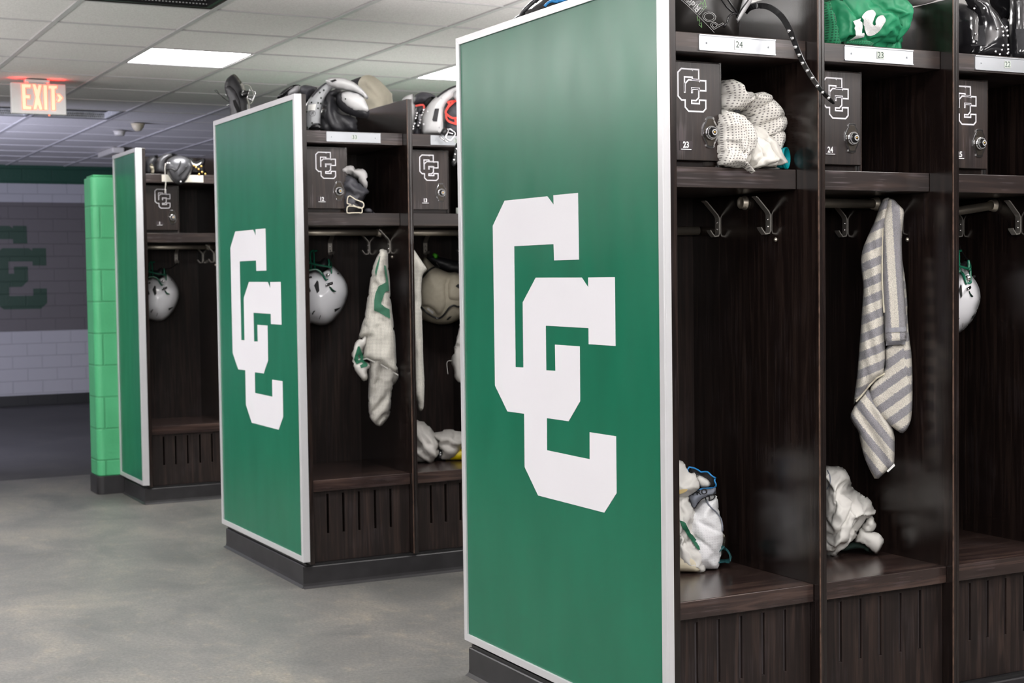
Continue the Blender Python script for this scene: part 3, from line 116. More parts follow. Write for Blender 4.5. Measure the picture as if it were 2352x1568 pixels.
def holes(name, col, pitch, dark, amount=.85, bias=.55):
    """athletic mesh cloth: small dark holes in a square lattice laid out in the cloth's own UVs (metres)"""
    m, nt, b = new_mat(name)
    uv = N(nt, 'ShaderNodeUVMap'); sp = N(nt, 'ShaderNodeSeparateXYZ'); link(nt, uv, 0, sp, 0)
    ss = []
    for k in (0, 1):
        q = N(nt, 'ShaderNodeMath', operation='MULTIPLY'); q.inputs[1].default_value = PI/pitch; link(nt, sp, k, q, 0)
        s = N(nt, 'ShaderNodeMath', operation='SINE'); link(nt, q, 0, s, 0)
        a = N(nt, 'ShaderNodeMath', operation='ABSOLUTE'); link(nt, s, 0, a, 0); ss.append(a)
    mu = N(nt, 'ShaderNodeMath', operation='MULTIPLY'); link(nt, ss[0], 0, mu, 0); link(nt, ss[1], 0, mu, 1)
    r = ramp(nt, [(bias, (0, 0, 0)), (bias+.18, (1, 1, 1))]); link(nt, mu, 0, r, 0)
    f = N(nt, 'ShaderNodeMath', operation='MULTIPLY'); f.inputs[1].default_value = amount; link(nt, r, 0, f, 0)
    mx = N(nt, 'ShaderNodeMix', data_type='RGBA'); link(nt, f, 0, mx, 0)
    mx.inputs[6].default_value = (*col, 1); mx.inputs[7].default_value = (*dark, 1)
    link(nt, mx, 2, b, 'Base Color'); b.inputs['Roughness'].default_value = .8
    b.inputs['Sheen Weight'].default_value = .15
    bp = N(nt, 'ShaderNodeBump'); bp.inputs['Strength'].default_value = .3; bp.inputs['Distance'].default_value = .001; bp.invert = True
    link(nt, mu, 0, bp, 'Height'); link(nt, bp, 0, b, 'Normal')
    return m

def terry(name):
    m, nt, b = new_mat(name)
    uv = N(nt, 'ShaderNodeUVMap'); sp = N(nt, 'ShaderNodeSeparateXYZ'); link(nt, uv, 0, sp, 0)
    tc = N(nt, 'ShaderNodeTexCoord')
    n1 = N(nt, 'ShaderNodeTexNoise'); n1.inputs['Scale'].default_value = 420; n1.inputs['Detail'].default_value = 3; link(nt, tc, 'Object', n1, 'Vector')
    w = N(nt, 'ShaderNodeMath', operation='MULTIPLY_ADD'); w.inputs[1].default_value = .22; link(nt, n1, 0, w, 0); link(nt, sp, 0, w, 2)
    fr = N(nt, 'ShaderNodeMath', operation='FRACT'); link(nt, w, 0, fr, 0)
    r = ramp(nt, [(.0, (.33, .32, .345)), (.47, (.33, .32, .345)), (.53, (.80, .755, .67)), (1, (.80, .755, .67))]); link(nt, fr, 0, r, 0)
    mx = N(nt, 'ShaderNodeMix', data_type='RGBA', blend_type='MULTIPLY'); mx.inputs[0].default_value = .7
    r2 = ramp(nt, [(.3, (.6, .6, .6)), (.62, (1, 1, 1))]); link(nt, n1, 0, r2, 0)
    link(nt, r, 0, mx, 6); link(nt, r2, 0, mx, 7); link(nt, mx, 2, b, 'Base Color')
    b.inputs['Roughness'].default_value = .95; b.inputs['Sheen Weight'].default_value = .3
    bp = N(nt, 'ShaderNodeBump'); bp.inputs['Strength'].default_value = .9; bp.inputs['Distance'].default_value = .004
    link(nt, n1, 0, bp, 'Height'); link(nt, bp, 0, b, 'Normal')
    return m

def glow(name, col, strength):
    m, nt, b = new_mat(name)
    b.inputs['Base Color'].default_value = (*[min(1, c) for c in col], 1)
    b.inputs['Emission Color'].default_value = (*col, 1); b.inputs['Emission Strength'].default_value = strength
    b.inputs['Roughness'].default_value = .6
    return m

def cmu(name, bw, bh, base_of, zoff=0.0, xoff=0.0, mort=.008, strength=.5):
    """painted block wall: running-bond joints in object space; base_of(nt, tc) returns the paint colour socket"""
    m, nt, b = new_mat(name)
    tc = N(nt, 'ShaderNodeTexCoord'); sp = N(nt, 'ShaderNodeSeparateXYZ'); link(nt, tc, 'Object', sp, 0)
    cx = N(nt, 'ShaderNodeCombineXYZ')
    sx = N(nt, 'ShaderNodeMath', operation='ADD'); link(nt, sp, 0, sx, 0); link(nt, sp, 1, sx, 1)
    ox = N(nt, 'ShaderNodeMath', operation='ADD'); ox.inputs[1].default_value = xoff; link(nt, sx, 0, ox, 0); link(nt, ox, 0, cx, 0)
    oz = N(nt, 'ShaderNodeMath', operation='ADD'); oz.inputs[1].default_value = zoff; link(nt, sp, 2, oz, 0); link(nt, oz, 0, cx, 1)
    br = N(nt, 'ShaderNodeTexBrick'); br.inputs['Scale'].default_value = 1
    br.inputs['Brick Width'].default_value = bw; br.inputs['Row Height'].default_value = bh
    br.inputs['Mortar Size'].default_value = mort; br.inputs['Mortar Smooth'].default_value = .5
    link(nt, cx, 0, br, 'Vector')
    col = base_of(nt, tc, sp)
    mx = N(nt, 'ShaderNodeMix', data_type='RGBA', blend_type='MULTIPLY'); mx.inputs[7].default_value = (.62, .66, .62, 1)
    mf = N(nt, 'ShaderNodeMath', operation='MULTIPLY'); mf.inputs[1].default_value = strength; link(nt, br, 'Fac', mf, 0)
    link(nt, mf, 0, mx, 0); nt.links.new(col, mx.inputs[6]); link(nt, mx, 2, b, 'Base Color')
    b.inputs['Roughness'].default_value = .45
    n2 = N(nt, 'ShaderNodeTexNoise'); n2.inputs['Scale'].default_value = 60; n2.inputs['Detail'].default_value = 4; link(nt, tc, 'Object', n2, 'Vector')
    hh = N(nt, 'ShaderNodeMath', operation='MULTIPLY_ADD'); hh.inputs[1].default_value = -2.5; link(nt, br, 'Fac', hh, 0); link(nt, n2, 0, hh, 2)
    bp = N(nt, 'ShaderNodeBump'); bp.inputs['Strength'].default_value = .5; bp.inputs['Distance'].default_value = .003
    link(nt, hh, 0, bp, 'Height'); link(nt, bp, 0, b, 'Normal')
    return m

M = {}
M['wood_v'] = wood('dark_oak_upright', 'z', fleck=.06, tone=.52, rough=.24)
M['wood_back'] = wood('dark_oak_matt', 'z', fleck=.06, tone=.72, rough=.55)
M['wood_back'].node_tree.nodes['Principled BSDF'].inputs['Coat Weight'].default_value = .05
M['wood_back'].node_tree.nodes['Principled BSDF'].inputs['Specular IOR Level'].default_value = .3
M['wood_h'] = wood('dark_oak_shelf', 'x', fleck=.42, tone=1.1, rough=.36)
M['wood_seat'] = wood('dark_oak_seat', 'x', fleck=.14, tone=1.7, rough=.25)
M['wood_door'] = wood('dark_oak_door', 'z', fleck=.32, tone=.85, rough=.36)
M['slot_lit_tone'] = plain('slot_lit_tone', (.05, .043, .045), .4, var=.15)  # paler than the wood: light on the slot faces put into the colour
M['wood_edge'] = plain('worn_edge_band', (.085, .05, .036), .5, var=.5, scale=60)
M['alu'] = plain('brushed_aluminium', (.50, .52, .55), .34, metal=.8, var=.05, scale=8)
M['frame'] = plain('satin_aluminium_frame', (.64, .64, .66), .34, metal=.35, var=.03, scale=5)
M['emblem'] = plain('white_vinyl', (.72, .71, .75), .38, var=.015, scale=3)
M['nickel'] = plain('satin_nickel', (.62, .56, .47), .42, metal=.85, var=.1, scale=20)
M['silver_pad'] = plain('silver_grey_plate', (.40, .41, .43), .32, var=.04)
M['cup_shade'] = plain('cup_shade_metal', (.075, .065, .055), .3, metal=.8)  # dark tone stands in for shade inside the lock cup
M['steel'] = plain('hook_steel', (.50, .47, .43), .42, metal=.85, var=.1, scale=20)
M['chrome'] = plain('chrome', (.78, .78, .80), .12, metal=1, var=.03)
M['brass'] = plain('brass', (.75, .46, .14), .28, metal=1, var=.05)
M['black_plastic'] = plain('black_plastic', (.012, .012, .013), .3, var=.2)
M['black_rubber'] = plain('black_rubber', (.020, .019, .021), .42, var=.3, scale=14)
M['white_ink'] = plain('white_ink', (.82, .82, .83), .5, var=.02)
M['label_white'] = plain('label_white', (.85, .85, .83), .5, var=.02)
M['dark_ink'] = plain('dark_green_ink', (.02, .05, .035), .6, var=.1)
M['grey_plate'] = plain('translucent_plate', (.055, .045, .048), .25, var=.1)
M['beige_label'] = plain('beige_label', (.62, .59, .52), .5, var=.03)
M['white_shell'] = plain('white_polycarbonate', (.70, .70, .73), .16, var=.015, scale=5, coat=.5)
M['white_pad'] = plain('white_plate_plastic', (.60, .60, .61), .3, var=.02, scale=9)
M['grey_shell'] = plain('grey_plate_plastic', (.42, .42, .44), .32, var=.03)
M['black_gloss'] = plain('black_gloss_plastic', (.012, .012, .014), .12, var=.1, coat=.6)
M['black_pad'] = plain('black_padding', (.022, .022, .026), .45, var=.25, scale=25, bump=.4, bscale=60)
M['gun_pad'] = plain('gunmetal_plastic', (.075, .075, .082), .3, var=.15, metal=.3)
M['navy_pad'] = plain('charcoal_nylon', (.05, .05, .06), .5, var=.25, scale=30, bump=.5, bscale=90)
M['red'] = plain('red_piping', (.75, .05, .03), .5, var=.1)
M['blue'] = plain('blue_trim', (.03, .28, .68), .5, var=.1)
M['mask_green'] = plain('green_coated_wire', (.012, .13, .075), .22, var=.1, coat=.4)
M['tan'] = plain('tan_foam_cover', (.35, .315, .245), .7, var=.06, scale=60, bump=.15, bscale=500)
M['cream'] = plain('cream_cloth', (.72, .67, .54), .8, var=.08, scale=18, bump=.2, bscale=120)
M['cloth_white'] = plain('white_cloth', (.66, .645, .615), .85, var=.05, scale=25, bump=.15, bscale=500)
M['cloth_grey'] = plain('grey_cloth', (.45, .44, .44), .85, var=.08, scale=25, bump=.2, bscale=400)
M['cloth_dim'] = plain('pale_grey_cloth', (.55, .53, .50), .85, var=.08, scale=18, bump=.2, bscale=400)
M['cloth_green'] = plain('green_satin', (.022, .27, .125), .5, var=.15, scale=20)
M['stripe_green'] = plain('green_stripe', (.01, .12, .06), .7, var=.08)
M['green_decal'] = holes('green_print_on_mesh', (.012, .115, .06), .0045, (.16, .30, .22), amount=.7, bias=.62)
M['mesh_white'] = holes('white_mesh', (.64, .615, .555), .0052, (.09, .09, .08), amount=.8, bias=.55)
M['mesh_shaded'] = holes('white_mesh_shaded', (.50, .48, .44), .0052, (.10, .10, .09), amount=.7, bias=.55)  # darker copy of white_mesh, paints shade onto the jersey tail
M['mesh_near'] = holes('white_mesh_open', (.68, .655, .615), .0052, (.07, .06, .06), amount=.8, bias=.66)
M['mesh_green'] = holes('green_mesh', (.016, .23, .10), .0058, (.003, .07, .03), amount=.9, bias=.5)
M['terry'] = terry('striped_terry')
M['towel_grey'] = plain('woven_grey', (.30, .30, .33), .9, var=.1, scale=200)
M['teal'] = plain('teal_plastic', (.0, .26, .30), .35, var=.05)
M['teal_web'] = plain('teal_webbing', (.01, .09, .10), .7, var=.2, scale=200)
M['yellow'] = plain('yellow_plastic', (.66, .50, .005), .4, var=.06)
M['bright_green'] = plain('bright_green_tag', (.07, .42, .02), .5, var=.05)
M['waist_grey'] = plain('waistband_grey', (.20, .215, .26), .8, var=.08, scale=120)
M['dark_void'] = plain('dark_lining', (.008, .008, .009), .8, var=.1)
M['foam_yellow'] = plain('yellow_foam', (.68, .52, .24), .8, var=.05)
M['ivory'] = plain('ivory_plastic', (.62, .56, .42), .5, var=.05)

M['shorts_white'] = holes('white_perforated_pad_cloth', (.80, .80, .82), .0062, (.60, .60, .63), amount=.45, bias=.78)
M['cloth_bright'] = plain('bright_white_cloth', (.70, .675, .63), .85, var=.05, scale=25, bump=.15, bscale=500)
M['stripe_dark'] = plain('dark_green_lining', (.006, .02, .014), .8, var=.2)
M['pale_tape'] = plain('pale_tape', (.55, .60, .56), .6, var=.05)
M['strap_green'] = plain('green_strap', (.02, .13, .07), .6, var=.2, scale=80)
M['dark_metal'] = plain('dark_rivet', (.05, .06, .05), .4, metal=.7)
M['dark_fabric'] = plain('dark_velcro', (.03, .03, .034), .8, var=.2, scale=90)
M['cloth_lace'] = plain('pale_lace_strip', (.35, .35, .38), .6, var=.1)
M['cream_pale'] = plain('pale_piping', (.62, .62, .56), .6, var=.05)
M['black_satin'] = plain('black_satin_plastic', (.016, .014, .013), .35, var=.2)
M['black_mirror'] = plain('black_mirror_plastic', (.02, .02, .023), .14, var=.2, coat=.8, metal=.3)
M['silver_ink'] = plain('silver_ink', (.55, .55, .55), .4, metal=.3, var=.03)
M['lime_ink'] = plain('lime_ink', (.25, .5, .2), .5, var=.05)
M['stitch_white'] = plain('stitched_white', (.80, .80, .80), .9, var=.05, scale=60, bump=.8, bscale=350)

def green_laminate():
    m, nt, b = new_mat('green_laminate')
    tc = N(nt, 'ShaderNodeTexCoord')
    mp = N(nt, 'ShaderNodeMapping'); mp.inputs['Scale'].default_value = (4, 6, 2.2); link(nt, tc, 'Object', mp, 0)
    n = N(nt, 'ShaderNodeTexNoise'); n.inputs['Scale'].default_value = 1.5; n.inputs['Detail'].default_value = 2; link(nt, mp, 0, n, 0)
    r = ramp(nt, [(.3, (.0035, .122, .064)), (.7, (.005, .140, .075))]); link(nt, n, 0, r, 0); link(nt, r, 0, b, 'Base Color')
    m2 = N(nt, 'ShaderNodeMapping'); m2.inputs['Scale'].default_value = (5, 8, 2.4); link(nt, tc, 'Object', m2, 0)
    n = N(nt, 'ShaderNodeTexNoise'); n.inputs['Scale'].default_value = 1.4; n.inputs['Detail'].default_value = 3; link(nt, m2, 0, n, 0)
    q = N(nt, 'ShaderNodeMapRange'); q.inputs['From Min'].default_value = .3; q.inputs['From Max'].default_value = .75
    q.inputs['To Min'].default_value = .30; q.inputs['To Max'].default_value = .36
    link(nt, n, 0, q, 0); link(nt, q, 0, b, 'Roughness')
    b.inputs['Specular IOR Level'].default_value = .45
    return m
M['laminate'] = green_laminate()

def floor_mat(name, c1, c2, c3, rough):
    m, nt, b = new_mat(name)
    tc = N(nt, 'ShaderNodeTexCoord')
    mp = N(nt, 'ShaderNodeMapping'); mp.inputs['Scale'].default_value = (1.35, 1.0, 1); mp.inputs['Rotation'].default_value = (0, 0, .5); link(nt, tc, 'Object', mp, 0)
    a = N(nt, 'ShaderNodeTexNoise'); a.inputs['Scale'].default_value = 1.9; a.inputs['Detail'].default_value = 9; a.inputs['Roughness'].default_value = .68; a.inputs['Distortion'].default_value = .5; link(nt, mp, 0, a, 0)
    r = ramp(nt, [(.3, c1), (.52, c2), (.75, c3)]); link(nt, a, 0, r, 0)
    c = N(nt, 'ShaderNodeTexNoise'); c.inputs['Scale'].default_value = 75; c.inputs['Detail'].default_value = 7; c.inputs['Roughness'].default_value = .7; link(nt, mp, 0, c, 0)
    rc = ramp(nt, [(.3, (.62, .62, .62)), (.7, (1.3, 1.3, 1.3))]); link(nt, c, 0, rc, 0)
    s = N(nt, 'ShaderNodeTexNoise'); s.inputs['Scale'].default_value = 14; s.inputs['Detail'].default_value = 5; link(nt, mp, 0, s, 0)
    rs = ramp(nt, [(.56, (1, 1, 1)), (.72, (1.28, 1.22, 1.12))]); link(nt, s, 0, rs, 0)
    m1 = N(nt, 'ShaderNodeMix', data_type='RGBA', blend_type='MULTIPLY'); m1.inputs[0].default_value = 1; link(nt, r, 0, m1, 6); link(nt, rc, 0, m1, 7)
    m2 = N(nt, 'ShaderNodeMix', data_type='RGBA', blend_type='MULTIPLY'); m2.inputs[0].default_value = 1; link(nt, m1, 2, m2, 6); link(nt, rs, 0, m2, 7)
    link(nt, m2, 2, b, 'Base Color'); b.inputs['Roughness'].default_value = rough
    bp = N(nt, 'ShaderNodeBump'); bp.inputs['Strength'].default_value = .15; bp.inputs['Distance'].default_value = .002; link(nt, c, 0, bp, 'Height'); link(nt, bp, 0, b, 'Normal')
    return m
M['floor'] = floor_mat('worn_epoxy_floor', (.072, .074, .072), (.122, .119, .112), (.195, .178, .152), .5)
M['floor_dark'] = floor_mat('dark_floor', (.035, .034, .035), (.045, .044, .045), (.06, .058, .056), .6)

def tile_mat():
    m, nt, b = new_mat('mineral_ceiling_tile')
    tc = N(nt, 'ShaderNodeTexCoord')
    n = N(nt, 'ShaderNodeTexNoise'); n.inputs['Scale'].default_value = 160; n.inputs['Detail'].default_value = 3; link(nt, tc, 'Object', n, 0)
    r = ramp(nt, [(.35, (.70, .68, .675)), (.6, (.82, .80, .795))]); link(nt, n, 0, r, 0); link(nt, r, 0, b, 'Base Color')
    b.inputs['Roughness'].default_value = .9
    bp = N(nt, 'ShaderNodeBump'); bp.inputs['Strength'].default_value = .3; bp.inputs['Distance'].default_value = .002; link(nt, n, 0, bp, 'Height'); link(nt, bp, 0, b, 'Normal')
    return m
M['tile'] = tile_mat()
M['tbar'] = plain('ceiling_grid_bar', (.56, .55, .56), .5, var=.03)
M['vent_dark'] = plain('dark_slot_metal', (.03, .03, .032), .4, metal=.6, var=.2)
M['vent_rail'] = plain('slot_rail', (.62, .63, .64), .5, metal=.1, var=.2, scale=50)
M['plenum'] = plain('dark_plenum', (.02, .016, .013), .9, var=.3)
M['lamp'] = glow('light_diffuser', (1.0, .985, .97), 25.0)
M['exit_red'] = glow('exit_outline', (1, .22, .12), 1.0)
M['exit_face'] = glow('exit_letters', (1, .50, .34), 1.05)
M['exit_spill'] = glow('exit_top_leds', (1, .03, .02), 30)
M['exit_white'] = plain('exit_housing', (.85, .84, .84), .4, var=.02)
M['paint_white'] = plain('off_white_plastic', (.6, .58, .54), .5, var=.03)

def zone_paint(nt, tc, sp):
    r = ramp(nt, [(0, (.01, .01, .011)), (.0423, (.36, .355, .375)), (.299, (.105, .095, .10)), (.8157, (.36, .36, .385)), (.8873, (.004, .05, .03)), (1, (.004, .05, .03))], 'CONSTANT')
    q = N(nt, 'ShaderNodeMath', operation='DIVIDE'); q.inputs[1].default_value = 2.37; link(nt, sp, 2, q, 0); link(nt, q, 0, r, 0)
    return r.outputs[0]
M['wall_back'] = cmu('painted_block_wall', .273, .1185, zone_paint, strength=.45, mort=.005)
def green_paint(nt, tc, sp):
    n = N(nt, 'ShaderNodeTexNoise'); n.inputs['Scale'].default_value = 5; link(nt, tc, 'Object', n, 0)
    r = ramp(nt, [(.3, (.075, .40, .18)), (.7, (.09, .45, .21))]); link(nt, n, 0, r, 0)
    return r.outputs[0]
M['block_green'] = cmu('green_block_paint', .349, .1748, green_paint, zoff=-.0118, xoff=.05, mort=.006, strength=.55)
M['wall'] = plain('painted_wall', (.10, .09, .085), .7, var=.03, scale=4)

# ------------------------------------------------------------------ mesh building
class MB:
    def __init__(self): self.v = []; self.f = []; self.uv = []; self.mi = []; self.sm = []
    def add(self, vs, fs, uvs=None, mat=0, smooth=True):
        o = len(self.v); self.v += [tuple(p) for p in vs]
        self.uv += uvs if uvs else [(p[0], p[2]) for p in vs]
        for f in fs:
            self.f.append([i+o for i in f]); self.mi.append(mat); self.sm.append(smooth)
        return self
    def box(self, x0, x1, y0, y1, z0, z1, mat=0):
        v = [(x0,y0,z0),(x1,y0,z0),(x1,y1,z0),(x0,y1,z0),(x0,y0,z1),(x1,y0,z1),(x1,y1,z1),(x0,y1,z1)]
        return self.add(v, [(0,3,2,1),(4,5,6,7),(0,1,5,4),(1,2,6,5),(2,3,7,6),(3,0,4,7)], mat=mat, smooth=False)
    def prism(self, poly, a0, a1, axis='y', mat=0):
        """polygon in the two other axes, pushed from a0 to a1 along axis"""
        n = len(poly)
        area = sum(poly[i][0]*poly[(i+1)%n][1]-poly[(i+1)%n][0]*poly[i][1] for i in range(n))
        if area < 0: poly = poly[::-1]
        def P(p, a):
            return (p[0], a, p[1]) if axis == 'y' else ((a, p[0], p[1]) if axis == 'x' else (p[0], p[1], a))
        vs = [P(p, a0) for p in poly] + [P(p, a1) for p in poly]
        fs = [list(range(n)), list(range(2*n-1, n-1, -1))] + [[i, i+n, (i+1)%n+n, (i+1)%n] for i in range(n)]
        if axis == 'x': fs = [f[::-1] for f in fs]
        return self.add(vs, fs, mat=mat, smooth=False)
    def tube(self, pts, r, seg=8, closed=False, mat=0, caps=True):
        pts = [Vector(p) for p in pts]; n = len(pts); rings = []; up = None
        for i, p in enumerate(pts):
            a = pts[(i-1) % n] if (closed or i > 0) else p
            b = pts[(i+1) % n] if (closed or i < n-1) else p
            t = (b-a).normalized() if (b-a).length > 1e-9 else Vector((0, 0, 1))
            if up is None:
                up = t.orthogonal().normalized()
            up = (up - t*up.dot(t))
            up = up.normalized() if up.length > 1e-6 else t.orthogonal().normalized()
            s = t.cross(up); rr = r[i] if isinstance(r, (list, tuple)) else r
            rings.append([p + up*rr*math.cos(2*PI*k/seg) + s*rr*math.sin(2*PI*k/seg) for k in range(seg)])
        vs = [q for R in rings for q in R]; fs = []
        for i in range(n if closed else n-1):
            for k in range(seg):
                a, b = i*seg+k, i*seg+(k+1) % seg; c, d = ((i+1) % n)*seg+(k+1) % seg, ((i+1) % n)*seg+k
                fs.append((a, b, c, d))
        if not closed and caps:
            fs.append(list(range(seg))[::-1]); fs.append([(n-1)*seg+k for k in range(seg)])
        return self.add(vs, fs, mat=mat)
    def band(self, pts, width, thick, side=None, mat=0, closed=False):
        """flat strap along pts; side = direction of the strap's width"""
        pts = [Vector(p) for p in pts]; n = len(pts); rings = []
        for i, p in enumerate(pts):
            a = pts[(i-1) % n] if (closed or i > 0) else p
            b = pts[(i+1) % n] if (closed or i < n-1) else p
            t = (b-a).normalized(); s = Vector(side if side else (0, 1, 0)); s = (s - t*s.dot(t)).normalized(); u = t.cross(s)
            w = width[i] if isinstance(width, (list, tuple)) else width
            rings.append([p+s*w/2+u*thick/2, p-s*w/2+u*thick/2, p-s*w/2-u*thick/2, p+s*w/2-u*thick/2])
        vs = [q for R in rings for q in R]; fs = []
        for i in range(n if closed else n-1):
            for k in range(4):
                fs.append((i*4+k, i*4+(k+1) % 4, ((i+1) % n)*4+(k+1) % 4, ((i+1) % n)*4+k))
        if not closed: fs += [(3, 2, 1, 0), ((n-1)*4, (n-1)*4+1, (n-1)*4+2, (n-1)*4+3)]
        return self.add(vs, fs, mat=mat, smooth=False)
    def lathe(self, prof, org, axis, seg=24, mat=0, smooth=True):
        """prof = (radius, distance along axis)"""
        ax = Vector(axis).normalized(); a = ax.orthogonal().normalized(); b = ax.cross(a); org = Vector(org); vs = []; fs = []
        for r, h in prof:
            for k in range(seg):
                vs.append(org+ax*h+(a*math.cos(2*PI*k/seg)+b*math.sin(2*PI*k/seg))*r)
        for i in range(len(prof)-1):
            for k in range(seg):
                fs.append((i*seg+k, i*seg+(k+1) % seg, (i+1)*seg+(k+1) % seg, (i+1)*seg+k))
        if prof[0][0] > 1e-5: fs.append(list(range(seg))[::-1])
        if prof[-1][0] > 1e-5: fs.append([(len(prof)-1)*seg+k for k in range(seg)])
        return self.add(vs, fs, mat=mat, smooth=smooth)
    def ball(self, c, r, seg=10, mat=0, squash=(1, 1, 1)):
        vs = []; fs = []; h = seg//2
        for i in range(h+1):
            t = PI*i/h
            for k in range(seg):
                p = 2*PI*k/seg
                vs.append((c[0]+r*squash[0]*math.sin(t)*math.cos(p), c[1]+r*squash[1]*math.sin(t)*math.sin(p), c[2]+r*squash[2]*math.cos(t)))
        for i in range(h):
            for k in range(seg): fs.append((i*seg+k, (i+1)*seg+k, (i+1)*seg+(k+1) % seg, i*seg+(k+1) % seg))
        return self.add(vs, fs, mat=mat)
    def build(self, name, mats, parent=None, bevel=0, label=None):
        me = bpy.data.meshes.new(name); me.from_pydata(self.v, [], self.f)
        for m in (mats if isinstance(mats, (list, tuple)) else [mats]): me.materials.append(M[m])
        me.polygons.foreach_set('material_index', self.mi); me.polygons.foreach_set('use_smooth', self.sm)
        uvl = me.uv_layers.new(name='UVMap'); li = [0]*len(me.loops); me.loops.foreach_get('vertex_index', li)
        flat = []
        for i in li: flat += self.uv[i]
        uvl.data.foreach_set('uv', flat); me.update()
        o = bpy.data.objects.new(name, me); COL.objects.link(o)
        if parent: o.parent = parent
        if bevel:
            b = o.modifiers.new('edge', 'BEVEL'); b.width = bevel; b.segments = 2; b.limit_method = 'ANGLE'; b.angle_limit = math.radians(40)
        if label: o['label'] = label
        return o

def thing(name, label, cat, loc=(0, 0, 0), rz=0, group=None, kind=None):
    o = bpy.data.objects.new(name, None); COL.objects.link(o); o.empty_display_size = .05
    o.location = loc; o.rotation_euler = (0, 0, rz)
    return tag(o, label, cat, group, kind)
def tag(o, label, cat, group=None, kind=None):
    o['label'] = label; o['category'] = cat
    if group: o['group'] = group
    if kind: o['kind'] = kind
    return o
def struct(o): o['kind'] = 'structure'; return o
def copy_tree(o, parent=None):
    c = o.copy(); COL.objects.link(c)
    if parent: c.parent = parent
    for ch in list(o.children): copy_tree(ch, c)
    return c

# ------------------------------------------------------------------ soft shapes from outlines
def seg_dist(p, a, b):
    ax, ay = a; bx, by = b; dx, dy = bx-ax, by-ay; l = dx*dx+dy*dy
    t = 0 if l == 0 else max(0, min(1, ((p[0]-ax)*dx+(p[1]-ay)*dy)/l))
    return math.hypot(p[0]-ax-t*dx, p[1]-ay-t*dy)
def inside(p, poly):
    c = False; n = len(poly); j = n-1
    for i in range(n):
        if (poly[i][1] > p[1]) != (poly[j][1] > p[1]) and p[0] < (poly[j][0]-poly[i][0])*(p[1]-poly[i][1])/(poly[j][1]-poly[i][1])+poly[i][0]: c = not c
        j = i
    return c
def smooth_poly(poly, it=1):
    for _ in range(it):
        q = []
        for i in range(len(poly)):
            a, b = poly[i], poly[(i+1) % len(poly)]
            q += [(a[0]*.78+b[0]*.22, a[1]*.78+b[1]*.22), (a[0]*.22+b[0]*.78, a[1]*.22+b[1]*.78)]
        poly = q
    return poly
def resample(poly, s, closed=True):
    out = []; n = len(poly)
    for i in range(n if closed else n-1):
        a, b = poly[i], poly[(i+1) % n]; k = max(1, int(round(math.dist(a, b)/s)))
        for j in range(k): out.append(tuple(a[c]+(b[c]-a[c])*j/k for c in range(len(a))))
    if not closed: out.append(poly[-1])
    return out
def cdt(poly, s):
    bp = resample(poly, s); n = len(bp)
    xs = [p[0] for p in bp]; ys = [p[1] for p in bp]; pts = list(bp); row = 0; y = min(ys)+s*.5
    while y < max(ys):
        x = min(xs)+(s*.5 if row % 2 else 0)
        while x < max(xs):
            if inside((x, y), bp) and min(seg_dist((x, y), bp[i], bp[(i+1) % n]) for i in range(n)) > s*.55: pts.append((x, y))
            x += s
        y += s*.87; row += 1
    r = geometry.delaunay_2d_cdt([Vector(p) for p in pts], [(i, (i+1) % n) for i in range(n)], [], 1, 1e-6)
    V = [tuple(v) for v in r[0]]; F = []
    for f in r[2]:
        c = (sum(V[i][0] for i in f)/len(f), sum(V[i][1] for i in f)/len(f))
        if inside(c, bp): F.append(list(f))
    return V, F, bp
def ridged(u, v, sc, seed, oct=3, stretch=1.0, ang=0.0):
    ca, sa = math.cos(ang), math.sin(ang); a = (u*ca+v*sa)*sc; b = (-u*sa+v*ca)*sc*stretch; t = 0; w = 1; tw = 0
    wx = noise.noise((a*.5, b*.5, seed+9.1))*.9
    for k in range(oct):
        n = 1-abs(noise.noise((a+wx, b+wx, seed+k*3.7)))*2.2; t += w*n; tw += w; w *= .5; a *= 2; b *= 2
    return t/tw
def crumple(amp, sc, seed, stretch=1.0, ang=0.0, oct=3):
    return lambda u, v: -amp*ridged(u, v, sc, seed, oct, stretch, ang)
def pleats(amp, freq, ang, seed, warp=2.0, sc=4):
    ca, sa = math.cos(ang), math.sin(ang)
    return lambda u, v: amp*math.sin((u*ca+v*sa)*freq+warp*noise.noise((u*sc, v*sc, seed)))+amp*.4*noise.noise((u*25, v*12, seed+4))
def drape(amp, freq, ang, seed, warp=2.6, wsc=6, p=.62):
    ca, sa = math.cos(ang), math.sin(ang)
    def f(u, v):
        ph = (u*ca+v*sa)*freq+warp*noise.noise((u*wsc, v*wsc, seed))
        a = abs(math.sin(ph))**p; m = .45+.9*noise.noise((u*wsc*.9+3, v*wsc*.9, seed+5.3))
        b = 1-abs(noise.noise((u*32, v*32, seed+2)))*2
        return -amp*(a*max(.12, min(1.1, m+.25))+.14*b)
    return f
class Surf:
    def __init__(self, poly, y0, hf, R=None, fold=None, s=.008, sm=1):
        self.poly = smooth_poly(poly, sm) if sm else list(poly); self.y0 = y0; self.hf = hf; self.fold = fold; self.s = s
        self.bp = resample(self.poly, s*1.0)
        if R is None:
            xs = [p[0] for p in self.bp]; ys = [p[1] for p in self.bp]; R = .5*min(max(xs)-min(xs), max(ys)-min(ys))
        self.R = R
    def d(self, u, v):
        n = len(self.bp); return min(seg_dist((u, v), self.bp[i], self.bp[(i+1) % n]) for i in range(n))
    def h(self, d):
        t = min(1, d/self.R); return math.sqrt(max(0, 1-(1-t)**2))
    tree = None
    def y(self, u, v):
        if self.tree:
            hit = self.tree.ray_cast(Vector((u, -2, v)), Vector((0, 1, 0)))
            if hit[0]: return hit[0].y
        if not inside((u, v), self.bp): return self.y0
        d = self.d(u, v); f = self.fold(u, v)*min(1, d/(self.R*.45)) if self.fold else 0
        return self.y0-self.hf*self.h(d)+f
